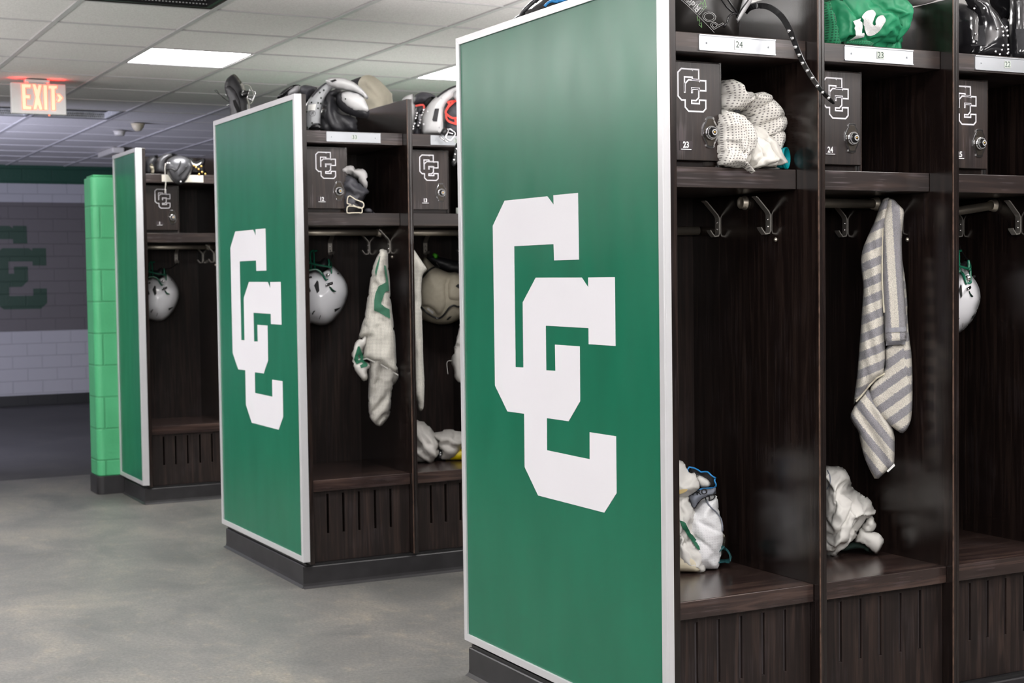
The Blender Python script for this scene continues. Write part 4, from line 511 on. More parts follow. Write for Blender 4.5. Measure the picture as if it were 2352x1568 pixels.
def crease(vs, fs, bd, grow, frames=22, bend=.02, grav=.0, pin=(.96, .05)):
    """let the cloth of a soft body slacken: it grows a little and buckles into real folds"""
    me = bpy.data.meshes.new('slack'); me.from_pydata(vs, [], fs); me.update()
    o = bpy.data.objects.new('slack', me); COL.objects.link(o)
    g = o.vertex_groups.new(name='hold')
    for i in range(len(vs)): g.add([i], pin[0] if i in bd else pin[1], 'REPLACE')
    m = o.modifiers.new('slack', 'CLOTH'); c = m.settings
    c.quality = 6; c.mass = .15; c.tension_stiffness = 30; c.compression_stiffness = 30; c.shear_stiffness = 8; c.bending_stiffness = bend
    c.air_damping = 4; c.vertex_group_mass = 'hold'; c.pin_stiffness = 1.0; c.shrink_min = -grow; c.effector_weights.gravity = grav
    m.point_cache.frame_start = 1; m.point_cache.frame_end = frames
    sc = bpy.context.scene
    for k in range(1, frames+1): sc.frame_set(k)
    e = o.evaluated_get(bpy.context.evaluated_depsgraph_get()).to_mesh()
    out = [tuple(v.co) for v in e.vertices]
    bpy.data.objects.remove(o); bpy.data.meshes.remove(me); sc.frame_set(1)
    if len(out) != len(vs) or any(not (abs(q[0]) < 9 and abs(q[1]) < 9 and abs(q[2]) < 9) for q in out): return vs
    return out
def inflate(mb, S, hb=.01, mat=0, uvf=None, slack=None):
    """closed soft body over an outline: bulges hf toward the viewer's side and hb behind"""
    V, F, bp = cdt(S.poly, S.s); n = len(V); S.bp = bp
    D = [S.d(*p) for p in V]; bd = [d < 1e-5 for d in D]
    front = []; back = []
    for (u, v), d in zip(V, D):
        h = S.h(d); f = S.fold(u, v)*min(1, d/(S.R*.45)) if S.fold else 0
        front.append((u, S.y0-S.hf*h+f, v)); back.append((u, S.y0+hb*h+.0004+(f*.3 if d > S.R*.5 else 0), v))
    idx = list(range(n)); vs = list(front); bi = []
    for i in range(n):
        if bd[i]: bi.append(i)
        else: bi.append(len(vs)); vs.append(back[i])
    fs = []
    for f in F:
        a = sum(V[f[i]][0]*V[f[(i+1) % len(f)]][1]-V[f[(i+1) % len(f)]][0]*V[f[i]][1] for i in range(len(f)))
        if a < 0: f = f[::-1]
        fs.append(f); fs.append([bi[i] for i in f[::-1]])
    g = uvf or (lambda u, v: (u, v)); uvs = [g(p[0], p[2]) for p in vs]
    if slack:
        vs = crease(vs, fs, {i for i in range(n) if bd[i]}, **slack); S.tree = BVHTree.FromPolygons([Vector(p) for p in vs], fs)
    mb.add(vs, fs, uvs, mat=mat)
    return S
def decal(mb, poly, S, eps=.0012, s=.006, mat=0, sm=0, thick=.0008, holes_=()):
    """thin layer lying on a soft body"""
    poly = smooth_poly(poly, sm) if sm else poly
    V, F, bp = cdt(poly, s)
    F = [f for f in F if not any(inside((sum(V[i][0] for i in f)/len(f), sum(V[i][1] for i in f)/len(f)), h) for h in holes_)]
    if S.tree: vs = [(u, min(S.y(u+a, v+b) for a, b in ((0, 0), (.005, 0), (-.005, 0), (0, .005), (0, -.005)))-eps, v) for u, v in V]
    else: vs = [(u, S.y(u, v)-eps, v) for u, v in V]
    fs = []
    for f in F:
        a = sum(V[f[i]][0]*V[f[(i+1) % len(f)]][1]-V[f[(i+1) % len(f)]][0]*V[f[i]][1] for i in range(len(f)))
        fs.append(f if a > 0 else f[::-1])
    mb.add(vs, fs, mat=mat)
def on(S, pts, eps=.001, step=.006):
    if S.tree: return [(u, min(S.y(u+a, v+b) for a, b in ((0, 0), (.004, 0), (-.004, 0), (0, .004), (0, -.004)))-eps, v) for u, v in resample(pts, step, False)]
    return [(u, S.y(u, v)-eps, v) for u, v in resample(pts, step, False)]
def curve_pts(pts, k=4):
    """Catmull-Rom through points of any dimension"""
    out = []; n = len(pts)
    for i in range(n-1):
        p0, p1, p2, p3 = pts[max(0, i-1)], pts[i], pts[i+1], pts[min(n-1, i+2)]
        for j in range(k):
            t = j/k
            out.append(tuple(.5*(2*b+(c-a)*t+(2*a-5*b+4*c-d)*t*t+(3*b-a-3*c+d)*t**3) for a, b, c, d in zip(p0, p1, p2, p3)))
    out.append(tuple(pts[-1])); return out
def stroke(mb, poly, w, off, y, mat=0):
    """constant-width closed outline of a polygon, drawn outward from it (local x,z at depth y)"""
    n = len(poly); area = sum(poly[i][0]*poly[(i+1) % n][1]-poly[(i+1) % n][0]*poly[i][1] for i in range(n))
    if area < 0: poly = poly[::-1]
    def shifted(k):
        out = []
        for i in range(n):
            a, b, c = Vector(poly[i-1]), Vector(poly[i]), Vector(poly[(i+1) % n])
            d1 = (b-a).normalized(); d2 = (c-b).normalized(); n1 = Vector((d1.y, -d1.x)); n2 = Vector((d2.y, -d2.x))
            m = (n1+n2); m = m.normalized() if m.length > .2 else n1
            out.append(b+m*(k/max(.45, m.dot(n1))))
        return out
    A, B = shifted(off), shifted(off+w)
    vs = [(p.x, y, p.y) for p in A]+[(p.x, y, p.y) for p in B]
    mb.add(vs, [(i, (i+1) % n, (i+1) % n+n, i+n)[::-1] for i in range(n)], mat=mat, smooth=False)

def text_geo(txt, size, bold=0.0, outline=0.0, shear=0.0, align='CENTER'):
    cu = bpy.data.curves.new('lettering', 'FONT'); cu.body = txt; cu.size = size; cu.offset = bold; cu.align_x = align; cu.align_y = 'CENTER'; cu.shear = shear
    cu.resolution_u = 3
    if outline: cu.fill_mode = 'NONE'; cu.bevel_depth = outline; cu.bevel_resolution = 0
    o = bpy.data.objects.new('lettering', cu); COL.objects.link(o)
    me = bpy.data.meshes.new_from_object(o.evaluated_get(bpy.context.evaluated_depsgraph_get()))
    vs = [tuple(v.co) for v in me.vertices]; fs = [list(p.vertices) for p in me.polygons]
    bpy.data.objects.remove(o); bpy.data.curves.remove(cu); bpy.data.meshes.remove(me)
    return vs, fs
def text(mb, txt, size, at, y=0.0, rot=0.0, mat=0, bold=0.0, outline=0.0, shear=0.0, sx=1.0, S=None, eps=.0015):
    vs, fs = text_geo(txt, size, bold, outline, shear); c, s = math.cos(rot), math.sin(rot); out = []
    for x, yy, z in vs:
        x *= sx; u, v = at[0]+x*c-yy*s, at[1]+x*s+yy*c
        out.append((u, (S.y(u, v)-eps-z if S else y-z), v))
    mb.add(out, fs, mat=mat, smooth=False)
# ------------------------------------------------------------------ layout
H = 2.28                                  # ceiling
ZT, ZB = 1.8617, .1027                    # end panels: top and bottom
BAY, BOARD, X0 = .4339, .023, .0402       # locker pitch, board thickness, first opening
ROW_Y = {'A': 0.0, 'B': 2.4634, 'C': 4.9156}
ROW_D = {'A': 1.08, 'B': 1.058, 'C': .527}
GX0, GPX, GY0, GPY = -.0943, .5355, 4.268, .5418   # ceiling grid

# floor, walls, ceiling
RX0, RX1, RY0, RY1 = -4.6, 5.2, -5.5, 11.84
f = MB().box(RX0, RX1, RY0, 6.35, -.06, 0).build('floor', 'floor'); struct(f)
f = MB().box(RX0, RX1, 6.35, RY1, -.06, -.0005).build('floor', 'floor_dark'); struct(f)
struct(MB().box(RX0, RX1, RY1, RY1+.12, -.06, 2.6).build('wall_back', 'wall_back'))
struct(MB().box(RX0, RX1, RY0-.12, RY0, -.06, 2.6).build('wall_front', 'wall'))
struct(MB().box(RX0-.12, RX0, RY0, RY1, -.06, 2.6).build('wall_left', 'wall'))
struct(MB().box(RX1, RX1+.12, RY0, RY1, -.06, 2.6).build('wall_right', 'wall'))
cell = lambda i, j: (GX0+i*GPX, GX0+(i+1)*GPX, GY0+j*GPY, GY0+(j+1)*GPY)
LIGHTS = [(-3, 0), (0, 0), (3, 0), (6, 0), (-4, -1), (-4, -2), (-4, -3), (-3, -5), (-4, -7), (0, -6), (3, -6), (6, -6), (-4, -10), (-1, -10), (3, -10), (1, -13), (-2, -13), (4, -13)]
DIM = []
VENTS = [(-1, -3), (-1, 5), (0, 5)]
mb = MB()
i0, i1 = int((RX0-GX0)//GPX), int((RX1-GX0)//GPX)
j0, j1 = int((RY0-GY0)//GPY), int((RY1-GY0)//GPY)
for i in range(i0, i1+1):
    for j in range(j0, j1+1):
        if (i, j) in LIGHTS or (i, j) in VENTS: continue
        a, b, c, d = cell(i, j); a, b, c, d = max(a, RX0), min(b, RX1), max(c, RY0), min(d, RY1)
        if b > a and d > c: mb.add([(a, c, H+.004), (a, d, H+.004), (b, d, H+.004), (b, c, H+.004)], [(0, 1, 2, 3)], smooth=False)
struct(mb.build('ceiling', 'tile'))
struct(MB().box(RX0, RX1, RY0, RY1, H+.32, H+.36).build('ceiling', 'plenum'))
mb = MB()
for i in range(i0+1, i1+1): mb.box(GX0+i*GPX-.011, GX0+i*GPX+.011, RY0, RY1, H-.002, H+.03)
for j in range(j0+1, j1+1): mb.box(RX0, RX1, GY0+j*GPY-.007, GY0+j*GPY+.007, H-.001, H+.028)
struct(mb.build('trim_1', 'tbar'))

# ceiling lights
for n, (i, j) in enumerate(LIGHTS):
    a, b, c, d = cell(i, j)
    lab = {(0, 0): 'square lit ceiling panel light between the EXIT sign and the middle lockers',
           (3, 0): 'square lit ceiling panel light partly hidden behind the largest green end panel'}.get((i, j), 'square lit ceiling panel light above the aisles, outside the picture')
    t = thing('ceiling_light', lab, 'light', ((a+b)/2, (c+d)/2, H), group='lit ceiling panel lights')
    w, h = (b-a)/2-.012, (d-c)/2-.011
    MB().box(-w, w, -h, h, .012, .02).build('diffuser', 'lamp', t)
    fr = MB()
    for x0, x1, y0, y1 in ((-w, w, -h, -h+.012), (-w, w, h-.012, h), (-w, -w+.012, -h, h), (w-.012, w, -h, h)): fr.box(x0, x1, y0, y1, 0.001, .012)
    fr.build('frame', 'frame', t)

# open ceiling slots: dark boxes with perforated rails
for n, (i, j) in enumerate(VENTS):
    a, b, c, d = cell(i, j)
    lab = ['open dark ceiling slot with black perforated rail at the top edge of the picture',
           'open ceiling slot with pale perforated rail directly behind the EXIT sign',
           'open ceiling slot with pale perforated rail beyond the EXIT sign, towards the lockers'][n]
    t = thing('ceiling_vent', lab, 'vent', ((a+b)/2, (c+d)/2, H), group='open ceiling slots')
    w, h = (b-a)/2-.01, (d-c)/2-.01
    bx = MB()
    for q in ((-w, w, -h, -h+.01, 0, .3), (-w, w, h-.01, h, 0, .3), (-w, -w+.01, -h, h, 0, .3), (w-.01, w, -h, h, 0, .3), (-w, w, -h, h, .29, .3)): bx.box(*q)
    bx.build('housing', 'plenum' if n == 0 else 'vent_dark', t)
    rl = MB(); rm = 'vent_dark' if n == 0 else 'vent_rail'
    rl.box(-w+.012, w-.012, h-.035, h-.012, .002, .045)
    for k in range(34):
        x = -w+.03+k*(2*w-.06)/33
        rl.box(x-.0035, x+.0035, h-.0365, h-.035, .012, .016, mat=1); rl.box(x+.004, x+.011, h-.0365, h-.035, .026, .03, mat=1)
    rl.box(-w+.012, w-.012, h-.046, h-.036, .044, .048, mat=2)
    rl.build('rail', [rm, 'vent_rail' if n == 0 else 'vent_dark', 'alu'], t)
    MB().box(w-.03, w-.012, -h+.012, h-.036, .002, .04).build('side_rail', rm, t)

# exit sign
t = thing('exit_sign', 'white EXIT sign with glowing red letters and arrow hanging from the ceiling', 'sign', (-.3676, 5.6, 2.0905))
MB().box(-.1453, .1453, -.012, .022, 0, .1662).build('housing', 'exit_white', t, bevel=.004)
MB().box(-.07, .06, -.012, .03, .172, .187).box(-.055, .045, -.004, .016, .166, .173).build('canopy', 'exit_white', t, bevel=.003)
lt = MB(); ou = MB()
for k, poly in EXTRA['EXIT'].items():
    lt.prism(poly, -.0145, -.0125); stroke(ou, poly, .0028, -.0005, -.0150)
lt.build('letters', 'exit_face', t, label='glowing red letters reading EXIT with an arrow'); ou.build('letter_outline', 'exit_red', t)
MB().box(-.13, .13, .004, .018, .1655, .1668).build('top_light', 'exit_spill', t)
MB().ball((.055, 0, -.003), .006).build('indicator_light', 'exit_red', t)

# ceiling detectors
for n, (x, y, r) in enumerate([(.678, 7.69, .042), (.678, 8.25, .040)]):
    t = thing('smoke_detector', ['cream round smoke detector on the ceiling, the nearer of two', 'flat round smoke detector on the ceiling, the farther of two'][n], 'smoke detector', (x, y, H), group='smoke detectors')
    MB().lathe([(r, 0), (r, -.02), (r*.8, -.035), (r*.5, -.05 if n == 0 else -.03), (0.0, -.052 if n == 0 else -.031)], (0, 0, -.002), (0, 0, 1), 20).build('body', 'ivory' if n == 0 else 'paint_white', t)
    MB().lathe([(r*1.15, 0), (r*1.15, -.008), (r, -.01)], (0, 0, -.002), (0, 0, 1), 20).build('base', 'ivory' if n == 0 else 'paint_white', t)
t = thing('ceiling_sensor', 'slim pale sensor unit on the dim far ceiling above the nearest block wall end', 'sensor', (.97, 9.85, H))
MB().box(-.05, .05, -.28, .28, -.05, -.002).build('housing', 'paint_white', t, bevel=.01)
MB().box(.055, .10, -.12, .12, -.07, -.002).build('bracket', 'black_plastic', t, bevel=.01)

# low block wall behind the far lockers
wl = MB()
pr_ = []
r_ = .035
for k in range(7):
    a = PI+k*PI/12; pr_.append((-.1306+r_+r_*math.cos(a), 5.4446+r_+r_*math.sin(a)))
prof = pr_+[(4.4, 5.4446), (4.4, 5.6446), (-.1306+.02, 5.6446), (-.1306, 5.62)]
wl.prism(prof, .10, 1.745, 'z'); top = [(p[0]+(.012 if p[0] < 0 else 0), min(max(p[1], 5.4566), 5.63)) for p in prof]
wl.prism(top, 1.745, 1.7582, 'z')
o = wl.build('wall_partition', 'block_green', bevel=.008); struct(o)
bs = MB().prism([(p[0]-(.005 if p[0] < 0 else 0), p[1]-.006 if p[1] < 5.55 else p[1]+.006) for p in prof], 0, .1)
bs = MB(); bs.prism([(p[0]-(.006 if p[0] < 0 else 0), p[1]-.006 if p[1] < 5.55 else p[1]+.006) for p in prof], 0, .1, 'z')
struct(bs.build('baseboard_partition', 'black_rubber', bevel=.002))
mu = MB(); mu.prism([(u+.133, v*.995+.923) for u, v in EMBLEM], RY1-.004, RY1-.0005)
M['mural'] = cmu('green_mural_paint', .273, .1185, lambda nt, tc, sp: (lambda n: (setattr(n.outputs[0], 'default_value', (.010, .040, .024, 1)), n.outputs[0])[1])(nt.nodes.new('ShaderNodeRGB')), strength=.5, mort=.005)
o = mu.build('mural_emblem', 'mural'); o['kind'] = 'structure'; o.parent = bpy.data.objects['wall_back']

# ------------------------------------------------------------------ locker rows
def hook(mb, px, py, pz, dirx=-1, mat=0):
    """two-prong strip hook on an upright board at x=px, sticking out along dirx"""
    w = .018; d = dirx
    pts = [(d*.046, .047), (d*.040, .044), (d*.006, .010), (d*.0015, .002), (d*.0015, -.038), (d*.004, -.045), (d*.016, -.047), (d*.026, -.036), (d*.030, -.030)]
    mb.band([(px+a, py, pz+b) for a, b in pts], w, .0028, (0, 1, 0), mat=mat)
    for z in (-.010, -.028): mb.ball((px+d*.0035, py, pz+z), .0032, 8, mat=mat+1)
def back_hook(mb, x, y, z):
    pts = [(-.044, .045), (-.006, .010), (-.0015, .002), (-.0015, -.038), (-.005, -.046), (-.018, -.047), (-.028, -.034)]
    mb.band([(x, y+a, z+b) for a, b in pts], .018, .0028, (1, 0, 0))
    for q in (-.010, -.028): mb.ball((x, y-.0035, z+q), .0032, 8, mat=1)

DOOR_EM = None
def door_emblem(w, h):
    su, sv = w/.6457, h/.7925
    return [(u*su, v*sv) for u, v in EMBLEM]

def locker(row, k, label, door_no=None, plate_no=None, rod='straight', first=False, rear=False, beige=False):
    y0 = ROW_Y[row]
    xl = X0+k*BAY
    if rear:
        t = thing('locker', label, 'locker', (xl+BAY-BOARD, y0+ROW_D[row], 0), PI, group='dark wood lockers')
    else:
        t = thing('locker', label, 'locker', (xl, y0, 0), group='dark wood lockers')
    W = BAY-BOARD; zb = .0907; yb = min(.5378, ROW_D[row]-.013)
    if rear: yb = ROW_D[row]-.560
    # sides: two boards with a groove between them, worn edge band on the opening side
    def side(x0, x1, nm, mirror=False):
        mb = MB(); m = (x0+x1)/2
        mb.box(x0, m-.0007, .005, yb+.006, zb, ZT); mb.box(m+.0007, x1, .007, yb+.006, zb, ZT)
        o = mb.build(nm, 'wood_v', t, bevel=.0018)
        MB().box(x0-.0004, x0+.0022, .0044, .0075, zb+.002, ZT-.002).build('edge_band', 'wood_edge', o)
        return o
    side(W, BAY-(.0003 if not rear else (.005 if k == 0 else .0003)), 'side_panel')
    if first: MB().box(-.0185, 0, .002, yb+.006, zb, ZT).build('side_panel', 'wood_v', t, bevel=.0015)
    if not rear: MB().box(0, W, yb, yb+.012, zb, ZT).build('back_panel', 'wood_back', t)
    MB().box(.0004, W-.0004, .05, yb, 1.687, 1.7329).build('top_shelf', 'wood_h', t, bevel=.0015)
    MB().box(.0004, W-.0004, .09, yb, 1.376, 1.4246).build('middle_shelf', 'wood_h', t, bevel=.0015)
    MB().box(.0004, W-.0004, .029, yb, .362, .4059).build('bench', 'wood_seat', t, bevel=.002)
    # slotted front under the bench
    sx = [.0714, .1352, .2000, .2667, .3320]; hw = .0047; mb = MB(); e = [0.0004]
    for x in sx:
        e += [x-hw, x+hw]
        mb.box(x-hw-.0006, x+hw+.0006, .0431, .0569, zb+.0001, .197); mb.box(x-hw-.0006, x+hw+.0006, .0431, .0569, .349, .3619)
    e += [W-.0004]
    for q in range(0, 12, 2): mb.box(e[q], e[q+1], .043, .057, zb, .362)
    mb.build('vent_panel', 'wood_back', t, bevel=.0012)
    if rear: return t
    if row == 'A':
        mb = MB()
        for x in sx: mb.box(x-hw-.0005, x+hw+.0005, .0505, .0560, .1965, .3495)  # added pale strips, painting the lit inner faces of the slots
        mb.build('slot_lit_strip', 'slot_lit_tone', t)
    MB().box(.0004, W-.0004, .075, .083, zb, .362).build('vent_backing', 'wood_v', t)
    # number plate holder on the top shelf
    if plate_no or beige:
        mb = MB(); x0, x1, z0, z1 = .0955, .3170, .6925+1, .7300+1
        if beige: mb.box(x0, x1, .0462, .0498, z0, z1)
        else:
            mb.box(x0, x1, .0478, .0498, z0, z1); mb.box(x0, x1, .0458, .0482, z0, z0+.0028); mb.box(x0, x1, .0458, .0482, z1-.0028, z1)
            for x in (x0+.021, x1-.021): mb.ball((x, .0475, 1.7105), .0024, 8)
        pl = mb.build('plate_holder', 'beige_label' if beige else 'alu', t)
        if plate_no:
            nb = MB(); cx = .2095
            if plate_no == '24': nb.box(cx-.0135, cx+.0135, .0466, .0476, 1.7000, 1.7225)
            else: nb.box(cx-.0115, cx+.0115, .0466, .0476, 1.7025, 1.7205)
            text(nb, plate_no, .021, (cx, 1.7112), .0463, mat=1, bold=.0)
            nb.build('number', ['label_white' if plate_no == '24' else ('grey_plate' if False else 'pale_label'), 'dark_ink'], pl, label='printed number '+plate_no)
    # lock box with door
    if door_no:
        mb = MB().box(.1925, .2005, .1065, yb, 1.4247, 1.6775).box(.0004, .1925, .1135, yb, 1.6715, 1.6775).box(.0004, .1925, .1155, .1285, 1.4247, 1.441)
        mb.build('lock_box', 'wood_v', t, bevel=.001)
        dr = MB().box(.0008, .1915, .1005, .1125, 1.441, 1.6725).build('lock_box_door', 'wood_door', t, bevel=.0012)
        em = door_emblem(.0755, .0955)
        mb = MB(); stroke(mb, [(u+.0725, v+1.5585) for u, v in em], .0038, 0, .0998); mb.build('emblem_outline', 'emblem', dr)
        # flat lock cup and dial; dark inner plate paints the hollow's shade
        cx, cz = .1610, 1.5085; cup = []
        for q in range(28):
            a = 2*PI*q/28; zz = math.sin(a)*.0375; ww = .0235*(1-.82*abs(math.sin(a))**1.9)+(.004 if abs(math.sin(a)) > .9 else 0); cup.append((cx+(ww if math.cos(a) > 1e-6 else (-ww if math.cos(a) < -1e-6 else 0)), cz+zz))
        mb = MB(); mb.prism(cup, .0973, .1007)
        inner = [(cx+(p[0]-cx)*.82, cz+(p[1]-cz)*.86) for p in cup]; mb.prism(inner, .0969, .0974, mat=1)
        o = mb.build('lock_cup', ['chrome', 'cup_shade'], dr, bevel=.001)
        mb = MB(); cz -= .001
        mb.lathe([(.0172, 0), (.0172, .004), (.0150, .006)], (cx, .0971, cz), (0, -1, 0), 28, mat=0)
        mb.lathe([(.0150, .0055), (.0146, .0085), (.0095, .0100), (.0088, .0160), (.0076, .0172), (0, .0172)], (cx, .0971, cz), (0, -1, 0), 28, mat=1)
        for q in range(40):
            a = 2*PI*q/40; l = .0022 if q % 5 else .0034; ca, sa = math.cos(a), math.sin(a)
            p = [(.0146-l, -.0003), (.0146, -.0003), (.0146, .0003), (.0146-l, .0003)]
            mb.add([(cx+x*ca-z*sa, .0971-.0091-(.0146-x)*.30, cz+x*sa+z*ca) for x, z in p], [(0, 1, 2, 3)], mat=2, smooth=False)
        for q in range(24):
            a = 2*PI*q/24; ca, sa = math.cos(a), math.sin(a); p = [(.0048, -.0005), (.0072, -.0005), (.0072, .0005), (.0048, .0005)]
            mb.add([(cx+x*ca-z*sa, .0971-.0174, cz+x*sa+z*ca) for x, z in p], [(0, 1, 2, 3)], mat=2, smooth=False)
        mb.lathe([(.0028, .0172), (.0024, .0180), (0, .0182)], (cx, .0971, cz), (0, -1, 0), 14, mat=3)
        mb.build('combination_dial', ['chrome', 'black_plastic', 'white_ink', 'brass'], dr)
        nb = MB().box(.0735, .1105, .0991, .1005, 1.4640, 1.4860, mat=0)
        text(nb, door_no, .0200, (.0915, 1.4765), .0987, mat=1, bold=.0006, sx=.88)
        nb.box(.0775, .1065, .0985, .0989, 1.4655, 1.4672, mat=1)
        nb.build('number_plate', ['grey_plate', 'white_ink'], dr, label='small dark plate with white number '+door_no)
    # hooks and rail
    for y in (.2000, .4200):
        mb = MB(); hook(mb, W-.0005, y, 1.3165); mb.build('coat_hook', ['steel', 'chrome'], t)
    mb = MB(); back_hook(mb, .2855, yb-.0005, 1.3165); mb.build('coat_hook', ['steel', 'chrome'], t)
    mb = MB(); mb.lathe([(.0055, 0), (.0055, .002), (.003, .003), (.003, .0045), (0, .0045)], (W, .172, 1.2548), (-1, 0, 0), 12); mb.build('bolt', 'nickel', t)
    fl = [(.0185, 0), (.0185, .004), (.0155, .006), (.0155, .016), (.0135, .0165), (.0125, .010), (0, .010)]
    mb = MB()
    if rod == 'loose':
        mb.lathe(fl, (W-.0003, .298, 1.3535), (-1, 0, 0), 20); mb.build('rail_bracket', 'nickel', t)
        MB().tube([(.03, .507, 1.288), (W-.004, .507, 1.288)], .0118, 14).build('hanging_rail', 'nickel', t)
    else:
        mb.lathe(fl, (W-.0003, .29, 1.355), (-1, 0, 0), 20); mb.build('rail_bracket', 'nickel', t)
        a = (.012, .50, 1.290) if rod == 'dropped' else (.004, .29, 1.355)
        if rod != 'dropped':
            MB().lathe(fl, (0.0003, .29, 1.355), (1, 0, 0), 20).build('rail_bracket', 'nickel', t)
        MB().tube([a, (W-.006, .29, 1.355)], .0125, 14).build('hanging_rail', 'nickel', t)
    return t
M['pale_label'] = plain('pale_number_label', (.50, .54, .50), .5, var=.02)

locker('A', 0, 'dark wood locker with lock box 23 and a white mesh jersey on its shelf', '23', '24', 'loose', first=True)
locker('A', 1, 'dark wood locker with lock box 24 and a striped towel hanging inside', '24', '23')
locker('A', 2, 'dark wood locker under shelf plate 22 with glossy black shoulder pads on top', '25', '22', 'dropped')
locker('B', 0, 'dark wood locker with lock box 12 and a green numbered jersey on its hook', '12', '33', first=True)
locker('B', 1, 'dark wood locker with lock box 13 and a tan padded helmet inside', '13', '32')
locker('C', 0, 'dark wood locker with lock box 1 beside the green block wall end', '1', None, first=True, beige=True)
locker('A', 0, 'back-to-back dark wood locker on the hidden side of the largest row', rear=True)
locker('B', 0, 'dark wood locker on the hidden side of the middle row, under upright black pads', rear=True)
locker('B', 1, 'dark wood locker on the hidden side of the middle row, under a cream cushion', rear=True)

EP = {'A': 'largest green end panel with white CC emblem, beside the locker with lock box 23',
      'B': 'green end panel with white CC emblem, beside the locker with lock box 12',
      'C': 'narrow plain green end panel without emblem, next to the green block wall end'}
PL = {'A': 'black rubber-faced plinth under the largest green end panel', 'B': 'black rubber-faced plinth under the row with lock boxes 12 and 13',
      'C': 'black rubber-faced plinth beside the green block wall end'}
NB = {'A': 3, 'B': 2, 'C': 1}
for row in 'ABC':
    y, D = ROW_Y[row], ROW_D[row]; X = -.0065 if row == 'B' else (-.0117 if row == 'C' else 0)
    t = thing('end_panel', EP[row], 'end panel', (X, y, ZB), group='green locker end panels'); hh = ZT-ZB
    MB().box(.0055, .0212-X, .004, D-.004, .004, hh-.004).build('panel', 'laminate', t)
    fw = .0205
    xr = .0214-X; fr = MB(); fr.box(.0058, xr, 0.0002, .0024, 0, hh)
    def bar(poly): fr.prism(poly, 0, .0062, 'x')
    bar([(0, 0), (fw, fw), (fw, hh-fw), (0, hh)]); bar([(D, 0), (D, hh), (D-fw, hh-fw), (D-fw, fw)])
    bar([(0, 0), (D, 0), (D-fw, fw), (fw, fw)]); bar([(0, hh), (fw, hh-fw), (D-fw, hh-fw), (D, hh)])
    fr.box(.0058, xr, 0.0024, D-.0024, hh-.0022, hh-.0002); fr.box(.0058, xr, 0.0024, D-.0024, .0002, .0022); fr.box(.0058, xr, D-.0024, D-.0002, 0, hh)
    fr.build('frame', 'frame', t, bevel=.0008)
    if row != 'C':
        e = MB(); dy = .8665 if row == 'A' else .8665-.0085
        e.prism([(dy-u, v+.587-ZB+(0 if row == 'A' else -.004)) for u, v in EMBLEM], .0046, .0056, 'x'); e.build('emblem', 'emblem', t)
    t = thing('plinth', PL[row], 'plinth', (.011, y+.0215, 0), group='black plinths')
    x1 = X0+NB[row]*BAY-.02
    MB().box(0.004, x1, .004, D-.04, 0.0, .0904).build('core', 'black_plastic', t)
    sk = MB(); xs = x1
    pr2 = [(0.004, .082), (-.001, .082), (-.0035, .079), (-.0035, .018), (-.006, .008), (-.016, .0012), (-.016, 0), (.004, 0)]
    sk.prism([(a, b) for a, b in pr2], 0.0, D-.036, 'y')
    sk.prism([(a, b) for a, b in pr2], -.012, xs, 'x')
    sk.build('rubber_base', 'black_rubber', t)

# ------------------------------------------------------------------ gear
def gear(key, name, label, cat, group=None, shift=(0, 0)):
    d = DATA[key]; o = d['o']
    return thing(name, label, cat, o, d['r'], group), d
def body(name, poly, mat, parent, y0=0, hf=.03, hb=.02, R=None, s=.008, fold=None, uvf=None, sm=1, label=None, grow=0):
    S = Surf(poly, y0, hf, R, fold, s, sm); mb = MB(); inflate(mb, S, hb, uvf=uvf, slack=dict(grow=grow) if grow else None)
    return S, mb.build(name, mat, parent, label=label)
def dots(mb, pts, S=None, y=0, r=.004, eps=.001, mat=0, seg=8):
    for u, v in pts: mb.ball((u, (S.y(u, v) if S else y)-eps, v), r, seg, mat=mat, squash=(1, .6, 1))
def dots_each(name, mat, parent, pts, S=None, y=0, r=.004, eps=.001, squash=.6):
    for u, v in pts: MB().ball((u, (S.y(u, v) if S else y)-eps, v), r, 10, squash=(1, squash, 1)).build(name, mat, parent)
def lathes_each(name, mat, parent, prof, pts, axis=(0, -1, 0)):
    for q in pts: MB().lathe(prof, q, axis, 12).build(name, mat, parent)
def ring(mb, c, r, rr, y, mat=0):
    mb.tube([(c[0]+r*math.cos(2*PI*k/14), y, c[1]+r*math.sin(2*PI*k/14)) for k in range(14)], rr, 6, True, mat=mat)

# towel on the hook of locker 24
t, d = gear('towel', 'towel', 'grey and cream striped towel hanging on a hook', 'towel')
per = .046
S1 = Surf(d['body'], 0, .028, .03, drape(.013, 95, .22, 3, 2.2, 4), .007)
S2 = Surf(d['flap'], -.018, .018, .02, drape(.004, 90, .05, 8, 1.2, 4), .007)
S3 = Surf(d['tailr'], .004, .016, .02, drape(.008, 90, -.7, 5, 2), .007)
S4 = Surf(d['taill'], .010, .018, .022, drape(.012, 95, .35, 6, 2.2), .007)
S5 = Surf(d['side'], .006, .02, .02, drape(.008, 90, .1, 11), .008)
mb = MB()
inflate(mb, S1, .02, uvf=lambda u, v: ((v-.42*u+.25*u*u)/per+.2, u))
inflate(mb, S2, .006, uvf=lambda u, v: ((u+.06*v)/.041+.62, v))
inflate(mb, S3, .012, uvf=lambda u, v: ((v-.75*u)/.052+.1, u))
inflate(mb, S4, .012, uvf=lambda u, v: ((v+1.25*u)/.062+.35, u))
inflate(mb, S5, .012, uvf=lambda u, v: ((v-.2*u)/per, u))
tw = mb.build('cloth', 'terry', t)
fb = d['flap']; hm = MB()
def across(S, v, inset=.002):
    us = [p[0] for p in S.bp if abs(p[1]-v) < .012]; return (min(us)+inset, max(us)-inset) if us else (0, 0)
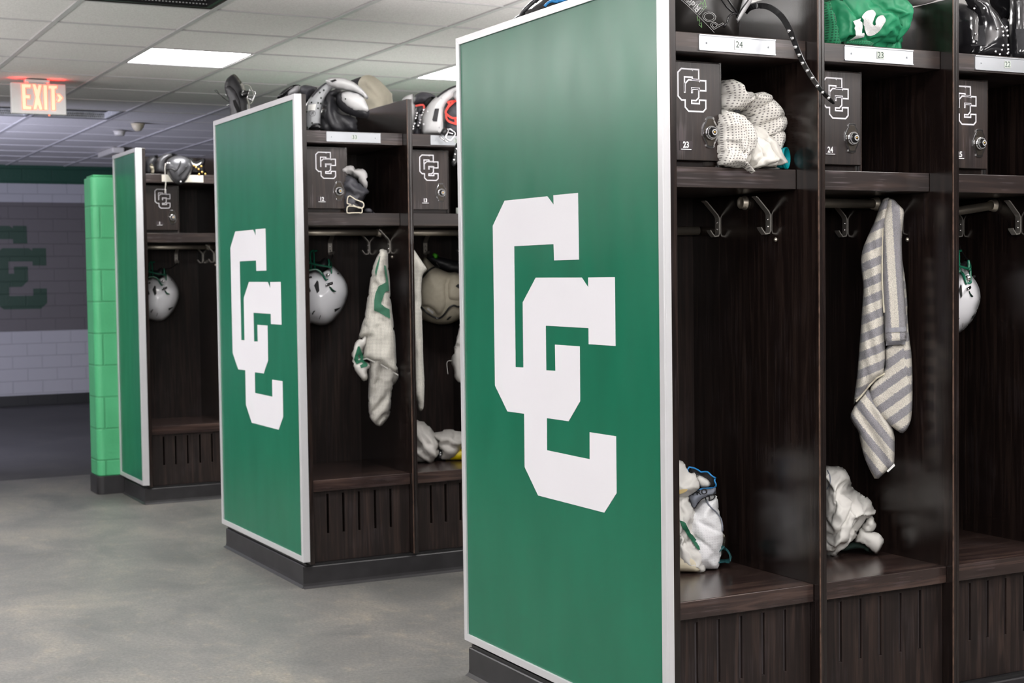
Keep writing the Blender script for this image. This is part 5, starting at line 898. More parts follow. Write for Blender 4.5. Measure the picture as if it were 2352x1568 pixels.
for vv in (.4035, .3690):
    hm = MB(); a, b = across(S2, vv); decal(hm, [(a, vv-.007), (b, vv-.004), (b, vv+.008), (a, vv+.005)], S2, .0025, .006); hm.build('woven_band', 'towel_grey', t)
hm = MB()
hm.tube(on(S2, [d['flap'][i] for i in (13, 14, 15, 16)], .001), .003, 6); hm.build('hem', 'cream', t); hm = MB()
hm.tube(on(S1, [d['body'][i] for i in (7, 8, 9, 10, 11)], .002), .003, 6)
hm.build('hem', 'cream', t)
mb = MB(); mb.prism(d['tag'], -.002, .001); mb.build('care_tag', 'label_white', t)

# jersey with green 4 hanging in locker 12
t, d = gear('jerseyB1', 'jersey', 'white mesh jersey with green numerals hanging on a hook', 'jersey', 'white mesh jerseys')
ST = Surf(d['tail'], .025, .028, .03, drape(.022, 70, -.55, 2, 2.4, 5), .008)
SS = Surf(d['sleeve'], .0, .03, .03, drape(.010, 70, .5, 4), .010)
SB = Surf(d['body'], -.012, .035, .045, drape(.015, 62, .18, 7, 2.4, 4), .010)
mb = MB(); inflate(mb, ST, .02, slack=dict(grow=.07)); mb.build('mesh_tail', 'mesh_shaded', t); mb = MB(); inflate(mb, SB, .03, slack=dict(grow=.05)); mb.build('mesh_body', 'mesh_white', t)
mb = MB(); inflate(mb, SS, .02, slack=dict(grow=.18)); o = mb.build('sleeve', 'cloth_white', t)
mb = MB(); decal(mb, d['decal'], SB, .003, .010); decal(mb, d['decalb'], SB, .003, .010); mb.build('numeral', 'green_decal', t)
mb = MB(); decal(mb, d['four'], SS, .003, .008, holes_=(d['fourh'],)); mb.build('sleeve_numeral', 'stripe_green', o, label='green 4 on the sleeve')
mb = MB(); mb.tube(on(SB, [d['body'][i] for i in (9, 10, 11, 12, 13, 14)], .002, .010), .0035, 6); mb.build('seam', 'cloth_white', t)

t, d = gear('jerseyB2', 'jersey', 'narrow white mesh jersey hanging beside the tan padded helmet', 'jersey', 'white mesh jerseys')
S, o = body('mesh_body', d['body'], 'mesh_white', t, 0, .03, .03, .03, .012, drape(.014, 80, .1, 12), grow=0.03)

t, d = gear('clothB2', 'shirt', 'off-white shirt hanging behind the edge of the largest green end panel', 'shirt')
S, o = body('cloth', d['body'], 'cloth_white', t, 0, .03, .02, .03, .012, drape(.012, 80, .2, 15), grow=0.2)
body('cuff', d['cuff'], 'cloth_dim', t, -.012, .012, .004, .02, .010)
MB().tube([(u, -.01, v) for u, v in curve_pts(d['cord'], 4)], .0012, 6).build('drawstring', 'cloth_white', t)

t, d = gear('pileB2', 'shirt', 'pale grey crumpled shirt on the bench of the locker with lock box 13', 'shirt')
S, o = body('cloth', d['a'], 'cloth_dim', t, 0, .09, .09, .06, .010, drape(.03, 80, .9, 3, 3, 6), grow=0.25)
body('sleeve', d['b'], 'cloth_dim', t, .02, .07, .07, .05, .011, drape(.022, 80, 1.2, 8), grow=0.22)
body('collar', d['c'], 'cloth_dim', t, -.075, .03, .01, .03, .010, drape(.015, 130, .8, 5))
t, d = gear('tubeB2', 'bottle', 'yellow bottle with black cap lying under the pale grey shirt', 'bottle')
e = d['ends']; rr = .024
MB().lathe([(rr*.6, 0), (rr, .004), (rr, .012), (rr*.97, .02), (rr*.97, .17), (rr*.9, .18), (0, .18)], (e[0][0], .0, rr), (1, -.05, 0), 20).build('body', 'yellow', t)
MB().lathe([(.008, -.058), (.014, -.056), (.016, -.035), (rr*.95, -.03), (rr*1.04, -.025), (rr*1.04, .006), (rr*.9, .008)], (e[0][0], .0, rr), (1, -.05, 0), 20).build('cap', 'black_gloss', t)

# locker 23: gear on the bench
t, d = gear('pileA1', 'football_pants', 'white girdle shorts and green-striped pants bundled on a bench', 'football pants', 'bundled football pants')
Sp = Surf(d['pants'], -.055, .05, .06, drape(.016, 85, .35, 4), .006)
Ss = Surf(d['shorts'], -.02, .07, .07, drape(.006, 70, .9, 6, 2), .006)
Sh = Surf(d['shirt'], -.04, .055, .05, drape(.020, 110, 1.0, 9), .005)
mb = MB(); inflate(mb, Sp, .08, slack=dict(grow=.22, bend=.002)); po = mb.build('pants', 'cloth_white', t)
mb = MB(); decal(mb, d['stripe'], Sp, .002, .007); mb.build('leg_stripe', 'stripe_green', po)
mb = MB(); inflate(mb, Ss, .06, slack=dict(grow=.08)); so = mb.build('girdle', 'shorts_white', t)
mb = MB(); mb.tube(on(Ss, curve_pts(d['seam'], 3), .0005), .0018, 6); mb.build('seam', 'waist_grey', so)
mb = MB(); inflate(mb, Sh, .05, slack=dict(grow=.28, bend=.002)); sh = mb.build('shirt', 'cloth_white', t)
mb = MB(); decal(mb, d['slit'], Sh, .002, .006, sm=1); mb.build('foam_insert', 'foam_yellow', sh)
Sw = Surf(d['waist'], -.055, .028, .03, crumple(.006, 20, 3), .007, 0)
mb = MB(); inflate(mb, Sw, .01); wo = mb.build('waistband', 'waist_grey', t, label='grey waistband with black lettering')
w0 = d['waist'][2]; w1 = d['waist'][5]
mb = MB(); text(mb, 'PRO', .0155, ((w0[0]*1.0+d['waist'][1][0])/2+.004, (w0[1]+d['waist'][7][1])/2+.006), rot=.14, bold=.0003, sx=1.35, S=Sw, eps=.002)
text(mb, 'D', .021, (w1[0]-.0125, w1[1]-.010), rot=.32, bold=.0006, sx=1.3, shear=.2, S=Sw, eps=.002); mb.build('lettering', 'black_plastic', wo)
body('lining', d['inner'], 'dark_void', t, -.03, .012, .01, .02, .007)
body('hip_pad', d['cup'], 'cloth_white', t, -.045, .012, .006, .02, .006)
MB().tube([(u, -.05-.012*math.sin(i*.5), v) for i, (u, v) in enumerate(curve_pts(d['trim'][7:]+d['trim'][:8], 2))], .0021, 6).build('waist_trim', 'blue', t)
body('thigh_pad', d['pad'], 'ivory', t, -.085, .03, .02, .025, .008)
body('inner_leg', d['pale'], 'cream', t, .0, .012, .01, .012, .007)
MB().band([(u, -.03+.02*math.cos(i*.6), v) for i, (u, v) in enumerate(curve_pts(d['strap']+[d['strap'][0]], 3))], .020, .0022).build('strap', 'teal_web', t)

t, d = gear('pileA2', 'football_pants', 'off-white football pants balled up on the bench under the striped towel', 'football pants', 'bundled football pants')
Sa = Surf(d['a'], 0, .11, .10, drape(.022, 60, 2.25, 21, 3.2, 7), .0045)
mb = MB(); inflate(mb, Sa, .05, slack=dict(grow=.3, bend=.002)); mb.build('cloth', 'cloth_white', t)
body('cuff_fold', d['b'], 'cloth_white', t, -.03, .03, .03, .02, .007, drape(.012, 130, 1.0, 5), grow=0.2)
body('leg_opening', d['cuff'], 'cloth_white', t, -.045, .018, .012, .02, .007, drape(.006, 120, .8, 7), grow=0.15)
body('leg_lining', d['dark'], 'stripe_dark', t, -.035, .008, .01, .01, .007)
MB().tube([(u, Sa.y(u, v)-.001, v) for u, v in curve_pts(d['line'], 4)], .0018, 6).build('piping', 'waist_grey', t)

# locker 23: jersey and cup on the middle shelf
t, d = gear('jerseyA1', 'jersey', 'white mesh jersey stuffed beside lock box 23 with a corner over the shelf edge', 'jersey', 'white mesh jerseys')
mb = MB(); S_h = Surf(d['hood'], .05, .06, .05, drape(.012, 70, 2.2, 31, 3.4, 9), .0042); inflate(mb, S_h, .06, slack=dict(grow=.3, bend=.002)); mb.build('mesh_back', 'mesh_near', t)
mb = MB(); S_w = Surf(d['white'], .01, .05, .05, drape(.012, 80, .5, 33, 3, 8), .0042); inflate(mb, S_w, .06, slack=dict(grow=.28, bend=.002)); mb.build('lining', 'cloth_bright', t)
mb = MB(); S_m = Surf(d['mesh'], -.032, .035, .035, drape(.010, 85, .25, 36, 3, 9), .0042); inflate(mb, S_m, .02, slack=dict(grow=.28, bend=.002)); mb.build('mesh_front', 'mesh_near', t)
body('rolled_hem', d['roll'], 'cloth_bright', t, -.035, .03, .015, .02, .006, drape(.010, 160, 1.4, 3), grow=0.25)
body('neck_opening', d['dark'], 'dark_void', t, -.008, .008, .01, .01, .006)
body('lower_edge', d['greenb'], 'stripe_green', t, .01, .006, .01, .006, .006)
t = thing('cup', 'teal plastic cup lying on its side next to the stuffed mesh jersey', 'cup', (.4235, .092, 1.4246))
ax = Vector((.55, -.835, .0)).normalized(); r = .0262
org = Vector((0, 0, r+.0012))
MB().lathe([(0, -.052), (r*.82, -.052), (r*.90, -.02), (r*1.0, .0), (r*.93, .0), (r*.84, -.02), (r*.76, -.030), (0, -.030)], org, ax, 28).build('body', 'teal', t)
MB().lathe([(r*1.03, -.005), (r*1.03, .001), (r*.93, .0015), (r*.92, -.004)], org, ax, 28).build('rim', 'teal', t)
MB().lathe([(.0098, -.0299), (.0098, -.028), (0, -.0278)], org, ax, 20).build('round_label', 'label_white', t)

# locker 12: things on the middle shelf
t, d = gear('bagB1', 'drawstring_bag', 'dark crumpled bag with grey cloth top beside lock box 12', 'bag')
body('black_cloth', d['black'], 'navy_pad', t, .01, .06, .06, .05, .009, drape(.016, 90, .9, 41), grow=0.25)
body('grey_cloth', d['grey'], 'cloth_grey', t, -.005, .04, .05, .03, .009, drape(.014, 110, .6, 44), grow=0.25)
body('loose_end', d['floorcloth'], 'navy_pad', t, -.02, .02, .02, .01, .008)
t, d2 = gear('bagB1', 'wristband', 'cream leather wrist strap looped in front of the dark crumpled bag', 'strap')
for k, nm in (('band', 'upper_loop'), ('band2', 'lower_loop')):
    MB().band([(u, -.06, v) for u, v in curve_pts(d[k]+[d[k][0]], 2)], .03, .0035).build(nm, 'cream', t)
t = thing('tape_roll', 'small pale roll beside lock box 13, cut off by the largest green end panel', 'tape', (.728, 2.56, 1.4246))
MB().lathe([(.016, .024), (.026, .024), (.027, .022), (.027, .002), (.026, 0), (.016, 0), (.016, .024)], (0, 0, 0), (0, 0, 1), 24).build('roll', 'pale_tape', t)
MB().lathe([(.013, .023), (.016, .0235), (.016, .0005), (.013, .001), (.013, .023)], (0, 0, 0), (0, 0, 1), 24).build('core', 'cream', t)

# ------------------------------------------------------------------ helmets
def hang_strap(t, d, hook_at, start):
    o, r = d['o'], d['r']; dx, dy, dz = hook_at[0]-o[0], hook_at[1]-o[1], hook_at[2]-o[2]; c, s = math.cos(r), math.sin(r)
    e = Vector((dx*c+dy*s, -dx*s+dy*c, dz)); a = Vector(start); m = (a+e)/2+Vector((0, .004, -.012))
    MB().tube(curve_pts([tuple(a), tuple(m), tuple(e)], 6), .0026, 6).build('hanging_strap', 'black_plastic', t)
def make_helmet(key, label, hook_at):
    t, d = gear(key, 'football_helmet', label, 'helmet', 'white football helmets')
    S = Surf(d['shell'], 0, .105, None, None, .010, 2)
    mb = MB(); inflate(mb, S, .10); sh = mb.build('shell', 'white_shell', t)
    for k in ('vent', 'vent2', 'earv'): mb = MB(); decal(mb, d[k], S, .0015, .006); mb.build('vent', 'dark_void', sh)
    for k in ('hole', 'hole2'): dots_each('vent_hole', 'dark_void', sh, [d[k][0]], S, 0, .0062 if k == 'hole' else .0035, .0005, .4)
    mb = MB(); decal(mb, d['slash'], S, .0015, .004); decal(mb, d['mark'], S, .0015, .004); mb.build('maker_mark', 'black_plastic', sh)
    body('padding', d['opening'], 'black_pad', t, .045, .03, .04, .03, .009, crumple(.01, 30, 3))
    Sj, jo = body('jaw_plate', d['jaw'], 'white_shell', t, S.y(d['jawsnap'][0][0], d['jawsnap'][0][1])-.002, .008, .012, .010, .006)
    u, v = d['jawsnap'][0]
    mb = MB(); mb.lathe([(.0085, 0), (.008, .003), (.0045, .0045), (0, .005)], (u, Sj.y(u, v)-.0002, v), (0, -1, 0), 16); mb.build('snap', 'chrome', jo)
    yj = Sj.y(u, v)
    mb = MB(); r = .0038
    def bar(k, y0, y1, rr=r):
        p = curve_pts(d[k], 5); n = len(p); mb.tube([(a, y0+(y1-y0)*i/(n-1), b) for i, (a, b) in enumerate(p)], rr, 8)
    bar('bar1', -.045, .02); bar('bar2', -.055, .02); bar('bar3', -.05, yj-.008); bar('bar4', yj+.03, yj-.005); bar('bar5', .03, yj)
    mb.tube([(a, min(S.y(a, b), yj+.02)-.004, b) for a, b in curve_pts(d['rim'], 4)], .0045, 8)
    mb.build('face_mask', 'mask_green', t)
    yc = min(S.y(*q) for q in d['clip'])-.002; Sc = Surf(d['clip'], yc, .005, .005, None, .006, 0); mb = MB(); inflate(mb, Sc, .006)
    u, v = d['clip'][0]; mb.ball((u+.004, yc-.007, v-.003), .004, 8, mat=1); mb.build('chin_strap_buckle', ['black_plastic', 'chrome'], t)
    Sk = Surf(d['strap'], min(S.y(*q) for q in d['strap'])-.001, .003, .004, None, .006); mb = MB(); inflate(mb, Sk, .003); mb.build('chin_strap', 'strap_green', t)
    hang_strap(t, d, hook_at, (d['bar4'][0][0], .0, d['bar4'][0][1]))
    return t
make_helmet('helmetB1', 'white helmet with green face mask hanging upside down near lock box 12', (X0+.2855, ROW_Y['B']+.508, 1.272))
make_helmet('helmetA3', 'white helmet half hidden behind the upright board beside the striped towel', (X0+3*BAY-BOARD-.022, .42, 1.272))
make_helmet('helmetC', 'white helmet hanging in the locker with lock box 1', (X0+.2855, ROW_Y['C']+.484, 1.272))

t, d = gear('tanhelmet', 'football_helmet', 'tan foam-covered helmet hanging in the locker with lock box 13', 'helmet')
S = Surf(d['shell'], .02, .10, None, None, .011, 2); mb = MB(); inflate(mb, S, .07); sh = mb.build('shell', 'tan', t)
def bulge(poly, nm, amt, s=.010):
    poly = smooth_poly(poly, 2); V, F, bp = cdt(poly, s); n = len(bp); vs = []; fs = []
    for u, v in V:
        dd = min(seg_dist((u, v), bp[i], bp[(i+1) % n]) for i in range(n)); q = min(1, dd/.02)
        vs.append((u, S.y(u, v)+.004-(amt+.004)*math.sqrt(max(0, 1-(1-q)**2)), v))
    for f in F:
        a = sum(V[f[i]][0]*V[f[(i+1) % len(f)]][1]-V[f[(i+1) % len(f)]][0]*V[f[i]][1] for i in range(len(f))); fs.append(f if a > 0 else f[::-1])
    return MB().add(vs, fs).build(nm, 'tan', sh)
bulge(d['crest'], 'side_pad', .012); bulge(d['panel'], 'front_pad', .010)
mb = MB()
for k in ('bandlow', 'bandtop'): mb.tube(on(S, curve_pts(d[k], 4), .004, .008), .0042, 8)
mb.build('black_seam', 'black_plastic', t)
for k in ('vent', 'ear'): mb = MB(); decal(mb, d[k], S, .012 if k == 'ear' else .003, .006); mb.build('vent', 'dark_void', sh)
mb = MB(); decal(mb, d['slot'], S, .014, .006); mb.build('grey_patch', 'cloth_grey', sh)
body('padding', d['opening'], 'black_pad', t, .05, .03, .04, .03, .01, crumple(.01, 30, 13))
hang_strap(t, d, (X0+BAY+.2855, ROW_Y['B']+.508, 1.272), (d['opening'][3][0], .03, d['opening'][3][1]))
body('tag', d['tag'], 'bright_green', t, .0, .006, .004, .006, .007)
body('strap', d['strap'], 'cloth_grey', t, .0, .004, .004, .004, .006)

# ------------------------------------------------------------------ shoulder pads
SPG = 'shoulder pads on top of the lockers'
t, d = gear('padsB1', 'shoulder_pads', 'white shoulder pads with black padding on the locker with lock box 12', 'shoulder pads', SPG)
body('padding', d['padding'], 'black_pad', t, .03, .05, .08, .05, .010, drape(.018, 90, .3, 51, 3, 8), grow=0.22)
body('neck_padding', d['collar'], 'navy_pad', t, .10, .05, .06, .04, .010, crumple(.012, 18, 52))
body('far_plate', d['archl'], 'grey_shell', t, .12, .03, .03, .03, .009)
body('far_flap', d['epaul'], 'black_gloss', t, .12, .02, .03, .02, .009)
Sp = Surf(d['plate'], -.02, .035, .05, None, .009); mb = MB(); inflate(mb, Sp, .02); pl = mb.build('chest_plate', 'silver_pad', t)
mb = MB(); decal(mb, d['velcro'], Sp, .002, .007); mb.build('edge_binding', 'navy_pad', pl)
mb = MB(); decal(mb, d['sticker'], Sp, .002, .008); mb.build('sticker', 'label_white', pl)
dots_each('rivet', 'dark_metal', pl, d['rivets'][:11], Sp, r=.0036)
u, v = d['oval'][0]; mb = MB()
mb.tube([(u+.0125*math.cos(a*PI/12), Sp.y(u, v)-.001, v+.0108*math.sin(a*PI/12)) for a in range(24)], .0006, 5, True)
text(mb, 'R', .017, (u, v), shear=.45, S=Sp, eps=.0015); mb.build('maker_emblem', 'black_plastic', pl)
Sr = Surf(d['cuprim'], -.02, .04, .035, crumple(.006, 30, 55, 1.5), .009); mb = MB(); inflate(mb, Sr, .03); mb.build('arm_padding', 'black_pad', t)
Sc = Surf(d['cup'], -.05, .032, .035, None, .008); mb = MB(); inflate(mb, Sc, .01); cu = mb.build('arm_cup', 'white_pad', t)
dots_each('rivet', 'dark_metal', cu, d['rivets'][11:], Sc, r=.0035)
Se = Surf(d['epaulet'], -.05, .05, .05, None, .008); mb = MB(); inflate(mb, Se, .006); ep = mb.build('shoulder_flap', 'white_pad', t)
mb = MB(); decal(mb, d['badge'], Se, .002, .006); mb.build('black_badge', 'black_plastic', ep)
Sk = Surf(d['strap'], -.075, .02, .02, None, .008); mb = MB(); inflate(mb, Sk, .015); mb.build('strap', 'black_gloss', t)

t, d = gear('cushionB', 'cushion', 'cream cloth cushion on top, behind the white pads with black padding', 'cushion')
body('cover', d['c'], 'cream', t, 0, .10, .10, .09, .012, drape(.012, 60, .8, 61, 3, 5), grow=0.03)
body('dark_backing', d['dark'], 'navy_pad', t, .06, .03, .03, .04, .012)

t, d = gear('padsB2', 'shoulder_pads', 'white shoulder pads with red piping on the locker with lock box 13', 'shoulder pads', SPG)
body('padding', d['padr'], 'navy_pad', t, .02, .03, .08, .04, .010, crumple(.012, 20, 71, 1.6))
body('neck_padding', d['collar'], 'navy_pad', t, .07, .04, .05, .04, .010)
body('neck_hollow', d['hollow'], 'dark_void', t, .04, .01, .01, .02, .010)
body('middle_padding', d['middle'], 'navy_pad', t, .05, .02, .05, .03, .010, crumple(.008, 20, 73))
body('far_plate', d['platel'], 'white_pad', t, .03, .025, .02, .04, .010)
for k, y in (('red1', -.02), ('red2', -.022), ('red3', -.022), ('red4', -.02), ('red5', -.02), ('redl', .02)):
    MB().band([(u, y-.006, v) for u, v in curve_pts(d[k], 3)], .004, .008, (0, 1, 0)).build('piping', 'red', t)
body('lace_strip', d['laces'], 'cloth_lace', t, .018, .012, .01, .02, .010)
body('lace_strip', d['lacel'], 'black_plastic', t, -.005, .008, .01, .01, .010)
Sp = Surf(d['plate'], -.03, .035, .05, None, .009); mb = MB(); inflate(mb, Sp, .015); pl = mb.build('chest_plate', 'white_pad', t)
mb = MB(); decal(mb, d['velcro'], Sp, .003, .008); mb.build('velcro', 'dark_fabric', pl)
mb = MB(); decal(mb, d['edge'], Sp, .002, .008); mb.build('edge_binding', 'dark_fabric', pl)
dots_each('rivet', 'white_pad', pl, d['rivets'], Sp, r=.0042)
lathes_each('eyelet', 'chrome', t, [(.0018, 0), (.0018, .0015), (.0034, .002), (.0042, .001), (.0042, 0)], [(u, (.000 if i < 6 else -.014), v) for i, (u, v) in enumerate(d['eyelets'])])
body('shoulder_flap', d['epaulet'], 'white_pad', t, -.075, .03, .01, .04, .010)
Sk = Surf(d['strap'], -.085, .008, .006, None, .007); mb = MB(); inflate(mb, Sk, .004); mb.build('strap', 'black_plastic', t)
mb = MB(); mb.tube([(u, -.100, v) for u, v in d['buckle']], .0032, 8, True); mb.tube([(u, -.096, v) for u, v in d['buckle2']], .003, 8); mb.tube([(u, -.100, v) for u, v in d['prong']], .0024, 8); mb.build('buckle', 'chrome', t)
Sk = Surf(d['eyestrap'], -.098, .004, .004, None, .008); mb = MB(); inflate(mb, Sk, .003); es = mb.build('hanging_strap', 'black_plastic', t)
lathes_each('eyelet', 'chrome', es, [(.0014, 0), (.0014, .001), (.003, .0018), (.004, 0)], [(u, -.1015, v) for u, v in d['eyes2']])

t, d = gear('padsBrear', 'shoulder_pads', 'black pads standing upright with a metal buckle and cord loop above the green panel', 'shoulder pads', SPG)
body('pale_edge', d['white'], 'cream_pale', t, .03, .012, .012, .015, .010)
body('padding', d['black'], 'black_pad', t, .0, .02, .02, .03, .009)
So = Surf(d['oval'], -.025, .012, .02, None, .008); mb = MB(); inflate(mb, So, .008); ov = mb.build('plate', 'gun_pad', t)
mb = MB(); decal(mb, d['slot'], So, .002, .007); mb.build('slot', 'dark_void', ov)
mb = MB(); mb.box(0, .008, -.0395, -.038, 0, .003); 
body('tab', d['tab'], 'black_plastic', t, -.03, .008, .006, .008, .007)
lathes_each('eyelet', 'chrome', t, [(.0015, 0), (.0015, .001), (.003, .002), (.0042, 0)], [(u, -.0375, v) for u, v in d['eyes']])
mb = MB(); mb.tube([(u, -.03, v) for u, v in d['buckle']], .0020, 8, True); mb.build('buckle', 'chrome', t)
mb = MB(); mb.band([(u, .02, v) for u, v in curve_pts(d['loop'], 4)], .02, .0025); mb.build('loop', 'cream_pale', t)
mb = MB(); mb.tube([(u, -.01, v) for u, v in curve_pts(d['cord'], 3)], .0011, 6); mb.build('cord', 'black_plastic', t)
dots_each('stud', 'chrome', t, d['rods'], y=-.02, r=.0024)

t, d = gear('padsC', 'shoulder_pads', 'black ribbed shoulder pads on the locker with lock box 1', 'shoulder pads', SPG)
body('dark_padding', d['dark'], 'black_pad', t, .12, .03, .03, .03, .013)
body('lining', d['rear'], 'tan', t, .09, .012, .012, .02, .013)
body('chest_plate', d['rightp'], 'black_gloss', t, .05, .03, .03, .04, .013)
body('shoulder_flap', d['epa'], 'gun_pad', t, .03, .05, .03, .05, .012)
Sc = Surf(d['cap'], -.065, .05, .06, None, .011); mb = MB(); inflate(mb, Sc, .01); ca = mb.build('arm_cup', 'gun_pad', t)
mb = MB()
for k in ('rib1', 'rib2', 'rib3'): mb.tube(on(Sc, curve_pts(d[k], 4), -.0005, .008), .004, 6)
mb.build('ribs', 'black_plastic', ca)
dots_each('rivet', 'brass', t, d['rivets'], y=.02, r=.006)
dots_each('snap', 'chrome', ca, d['snaps'], Sc, r=.005)
mb = MB(); mb.tube([(u, -.07, v) for u, v in curve_pts(d['cord'], 4)], .0022, 6); mb.build('cord', 'cloth_dim', t)

t, d = gear('padsA1', 'shoulder_pads', 'black shoulder pads with silver lettering and a studded strap above plate 24', 'shoulder pads', SPG)
Sb = Surf(d['body'], 0, .07, .09, None, .012); mb = MB(); inflate(mb, Sb, .08); bo = mb.build('cup', 'black_satin', t)
mb = MB()
for k in ('ridge', 'ridge2', 'fold'): mb.tube(on(Sb, curve_pts(d[k], 4), .0005, .008), .0022, 6)
mb.build('ridge', 'black_gloss', bo)
Sr = Surf(d['rim'], -.02, .012, .01, None, .007); mb = MB(); inflate(mb, Sr, .02); ro = mb.build('pale_rim', 'white_pad', t)
mb = MB(); mb.tube(on(Sr, curve_pts(d['rimline'], 4), .001, .006), .0018, 6); mb.build('rim_line', 'black_plastic', ro)
p, q = d['pos'][0], d['pos'][1]
ang = 2.36
mb = MB(); c = Vector((d['pos'][0][0]+d['pos'][1][0], d['pos'][0][1]+d['pos'][1][1]))/2+Vector((-.027, .022))
text(mb, 'POWER', .036, (c.x, c.y), rot=ang, outline=.0007, shear=.35, sx=1.05, S=Sb, eps=.001)
text(mb, 'Riddell', .021, (c.x-.026, c.y+.016), rot=ang, bold=.0002, S=Sb, eps=.001)
mb.tube(on(Sb, [(c.x+.030, c.y-.055), (c.x-.070, c.y+.045)], .001, .006), .0007, 5)
mb.build('lettering', 'silver_ink', bo, label='silver upside-down lettering reading Riddell POWER')
mb = MB()
for k in ('bolt', 'bolt2'): mb.tube(on(Sb, d[k], .001, .006), .0007, 5)
mb.build('lightning_mark', 'lime_ink', bo)
st = curve_pts(EXTRA['strapA1'], 4)
sst = MB().band(st, [.014]*(len(st)-2)+[.011, .005], .0028, (.75, -.6, -.1)).build('studded_strap', 'black_plastic', t)
lathes_each('stud', 'chrome', sst, [(.0042, -.002), (.0042, .001), (.0025, .0024), (0, .0026)], EXTRA['rivetsA1'], (-.1, -1, .1))

t, d = gear('jerseyA2', 'jersey', 'green jersey with white numerals bundled above plate 23', 'jersey')
Sb = Surf(d['body'], 0, .06, .08, drape(.016, 50, .8, 81, 3, 7), .006); mb = MB(); inflate(mb, Sb, .08, slack=dict(grow=.25)); bo = mb.build('satin_body', 'cloth_green', t)
body('mesh_fold', d['meshl'], 'mesh_green', t, -.02, .03, .03, .03, .007, drape(.008, 90, .2, 83), grow=.15)
body('mesh_fold', d['mesht'], 'mesh_green', t, -.035, .03, .03, .03, .008, drape(.010, 90, 1.2, 84), grow=.15)
body('mesh_hem', d['meshb'], 'mesh_green', t, -.055, .018, .03, .02, .007, crumple(.006, 16, 85))
body('hanging_hem', d['hang'], 'stripe_green', t, -.086, .01, .01, .01, .007)
mb = MB(); decal(mb, d['one'], Sb, .006, .006); decal(mb, d['two'], Sb, .007, .006, sm=1); mb.build('numeral', 'stitch_white', bo, label='white stitched 12')
t, d = gear('greyA2', 'padded_shirt', 'pale grey padded shirt overhanging the green jersey at the top of the picture', 'shirt')
body('padding', d['body'], 'cloth_grey', t, 0, .06, .06, .05, .010, crumple(.010, 14, 91))

t, d = gear('padsA3', 'shoulder_pads', 'glossy black shoulder pads with silver rivets above plate 22', 'shoulder pads', SPG)
body('arm_padding', d['leftp'], 'black_gloss', t, .02, .05, .06, .05, .011, crumple(.012, 14, 95))
body('neck_padding', d['collar'], 'black_gloss', t, .05, .04, .06, .05, .012, crumple(.014, 14, 96))
body('lace_padding', d['fill'], 'black_pad', t, .01, .02, .05, .03, .010)
Sp = Surf(d['plate'], -.02, .04, .06, None, .010); mb = MB(); inflate(mb, Sp, .02); pl = mb.build('chest_plate', 'black_mirror', t)
Sq = Surf(d['plate2'], -.02, .04, .06, None, .011); mb = MB(); inflate(mb, Sq, .02); pq = mb.build('chest_plate', 'black_mirror', t)
mb = MB(); decal(mb, d['velcro'], Sp, .002, .008); mb.build('velcro', 'dark_fabric', pl)
mb = MB(); decal(mb, d['velcro2'], Sq, .002, .008); mb.build('velcro', 'dark_fabric', pq)
body('lace_strip', d['lacel'], 'black_plastic', t, -.02, .01, .01, .01, .009)
mb = MB()
for u, v in d['rivets']:
    y = Sp.y(u, v) if inside((u, v), Sp.bp) else (Sq.y(u, v) if inside((u, v), Sq.bp) else -.032)
    dots_each('rivet', 'chrome', t, [(u, v)], None, y, .0042)

t, d = gear('padsArear', 'shoulder_pads', 'black pads with blue trim peeking over the largest green end panel', 'shoulder pads', SPG)
Sb = Surf(d['body'], 0, .08, .09, crumple(.010, 9, 99), .012)
mb = MB(); inflate(mb, Sb, .10); bo = mb.build('cup', 'black_gloss', t)
mb = MB(); mb.tube(on(Sb, curve_pts(d['rim'], 4), .002, .008), .006, 8); mb.build('rim', 'gun_pad', bo)
for k in ('blue', 'blue2'): MB().tube(on(Sb, curve_pts(d[k], 4), .001, .006), .004, 8).build('piping', 'blue', bo)

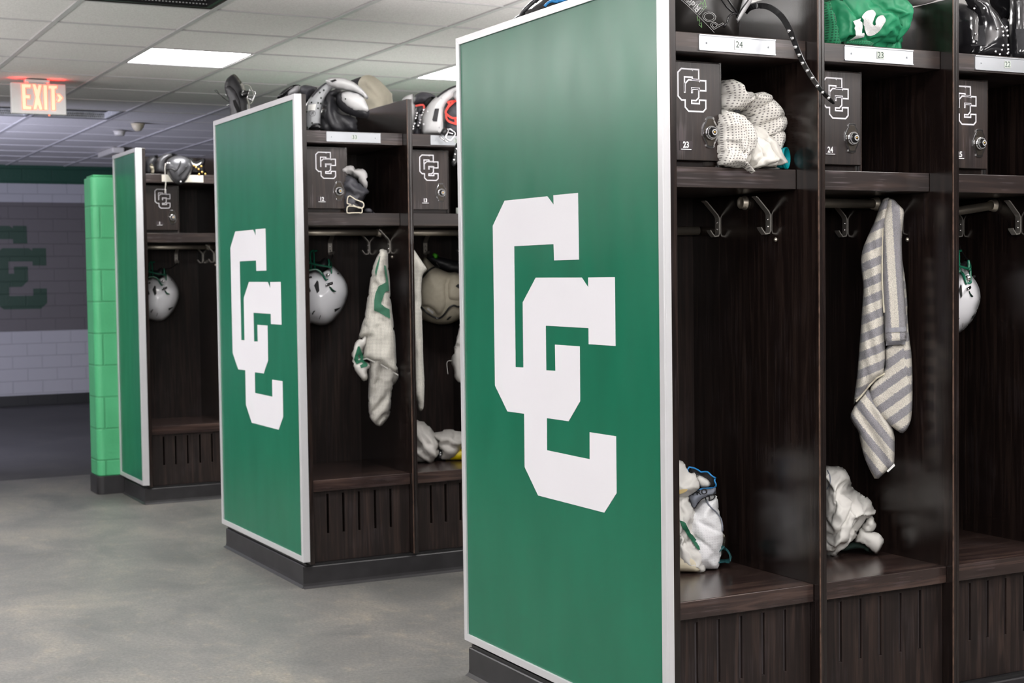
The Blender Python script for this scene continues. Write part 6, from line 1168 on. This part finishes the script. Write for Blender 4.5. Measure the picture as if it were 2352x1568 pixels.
# ------------------------------------------------------------------ far light, added fill lights, world, camera
def area(name, loc, size, power, col, rot=(0, 0, 0)):
    l = bpy.data.lights.new(name, 'AREA'); l.shape = 'RECTANGLE'; l.size, l.size_y = size; l.energy = power; l.color = col
    o = bpy.data.objects.new(name, l); COL.objects.link(o); o.location = loc; o.rotation_euler = rot; return o
area('far_room_light', (-1.9, 7.2, 1.3), (1.2, 1.2), 110, (.76, .77, 1.0), (PI*.49, 0, -.35))
for x_, y_, z_, sz, pw in [(-2.8, 2.2, 1.5, (1.2, 1.2), 62), (1.3, 1.75, 1.3, (1.8, .7), 22), (-2.8, -1.5, 1.5, (1.2, 1.2), 70), (1.5, -1.8, 1.5, (1.6, 1.0), 70), (-2.6, 4.6, 1.2, (1.2, 1.4), 42), (1.6, 4.25, 1.2, (1.8, .7), 9)]:
    area('ceiling_fill', (x_, y_, z_), sz, pw, (1, .955, .93), (PI, 0, 0))  # added upward fill, no real fixtures; brightens the ceiling
area('front_fill', (-2.7, -4.4, 1.95), (1.6, 1.2), 105, (1, .97, .95), (math.radians(81), 0, math.radians(-24))).data.specular_factor = .12  # added fill behind the camera, no real lamp; lifts the locker interiors
w = bpy.data.worlds.new('room'); bpy.context.scene.world = w; w.use_nodes = True
w.node_tree.nodes['Background'].inputs[0].default_value = (.6, .62, .66, 1); w.node_tree.nodes['Background'].inputs[1].default_value = .05

sc = bpy.context.scene
sc.view_settings.view_transform = 'Standard'; sc.view_settings.look = 'None'; sc.view_settings.exposure = 0.22; sc.view_settings.gamma = 1.0
cam = bpy.data.cameras.new('camera'); co = bpy.data.objects.new('camera', cam); COL.objects.link(co)
r = Vector((0.88613916, -0.46322872, -0.01328691)); u = Vector((0.03200407, 0.03256925, 0.99895695)); fw = Vector((0.4623128, 0.88564011, -0.04368609))
co.matrix_world = Matrix(((r.x, u.x, -fw.x, -1.878984), (r.y, u.y, -fw.y, -2.848716), (r.z, u.z, -fw.z, 1.17126), (0, 0, 0, 1)))
cam.sensor_width = 36; cam.sensor_fit = 'HORIZONTAL'; cam.lens = 3419.88/2352*36; cam.clip_start = .05
cam.dof.use_dof = True; cam.dof.focus_distance = 3.45; cam.dof.aperture_fstop = 9
sc.camera = co
sc.cycles.max_bounces = 6; sc.cycles.diffuse_bounces = 3; sc.cycles.glossy_bounces = 3; sc.cycles.caustics_reflective = False; sc.cycles.caustics_refractive = False
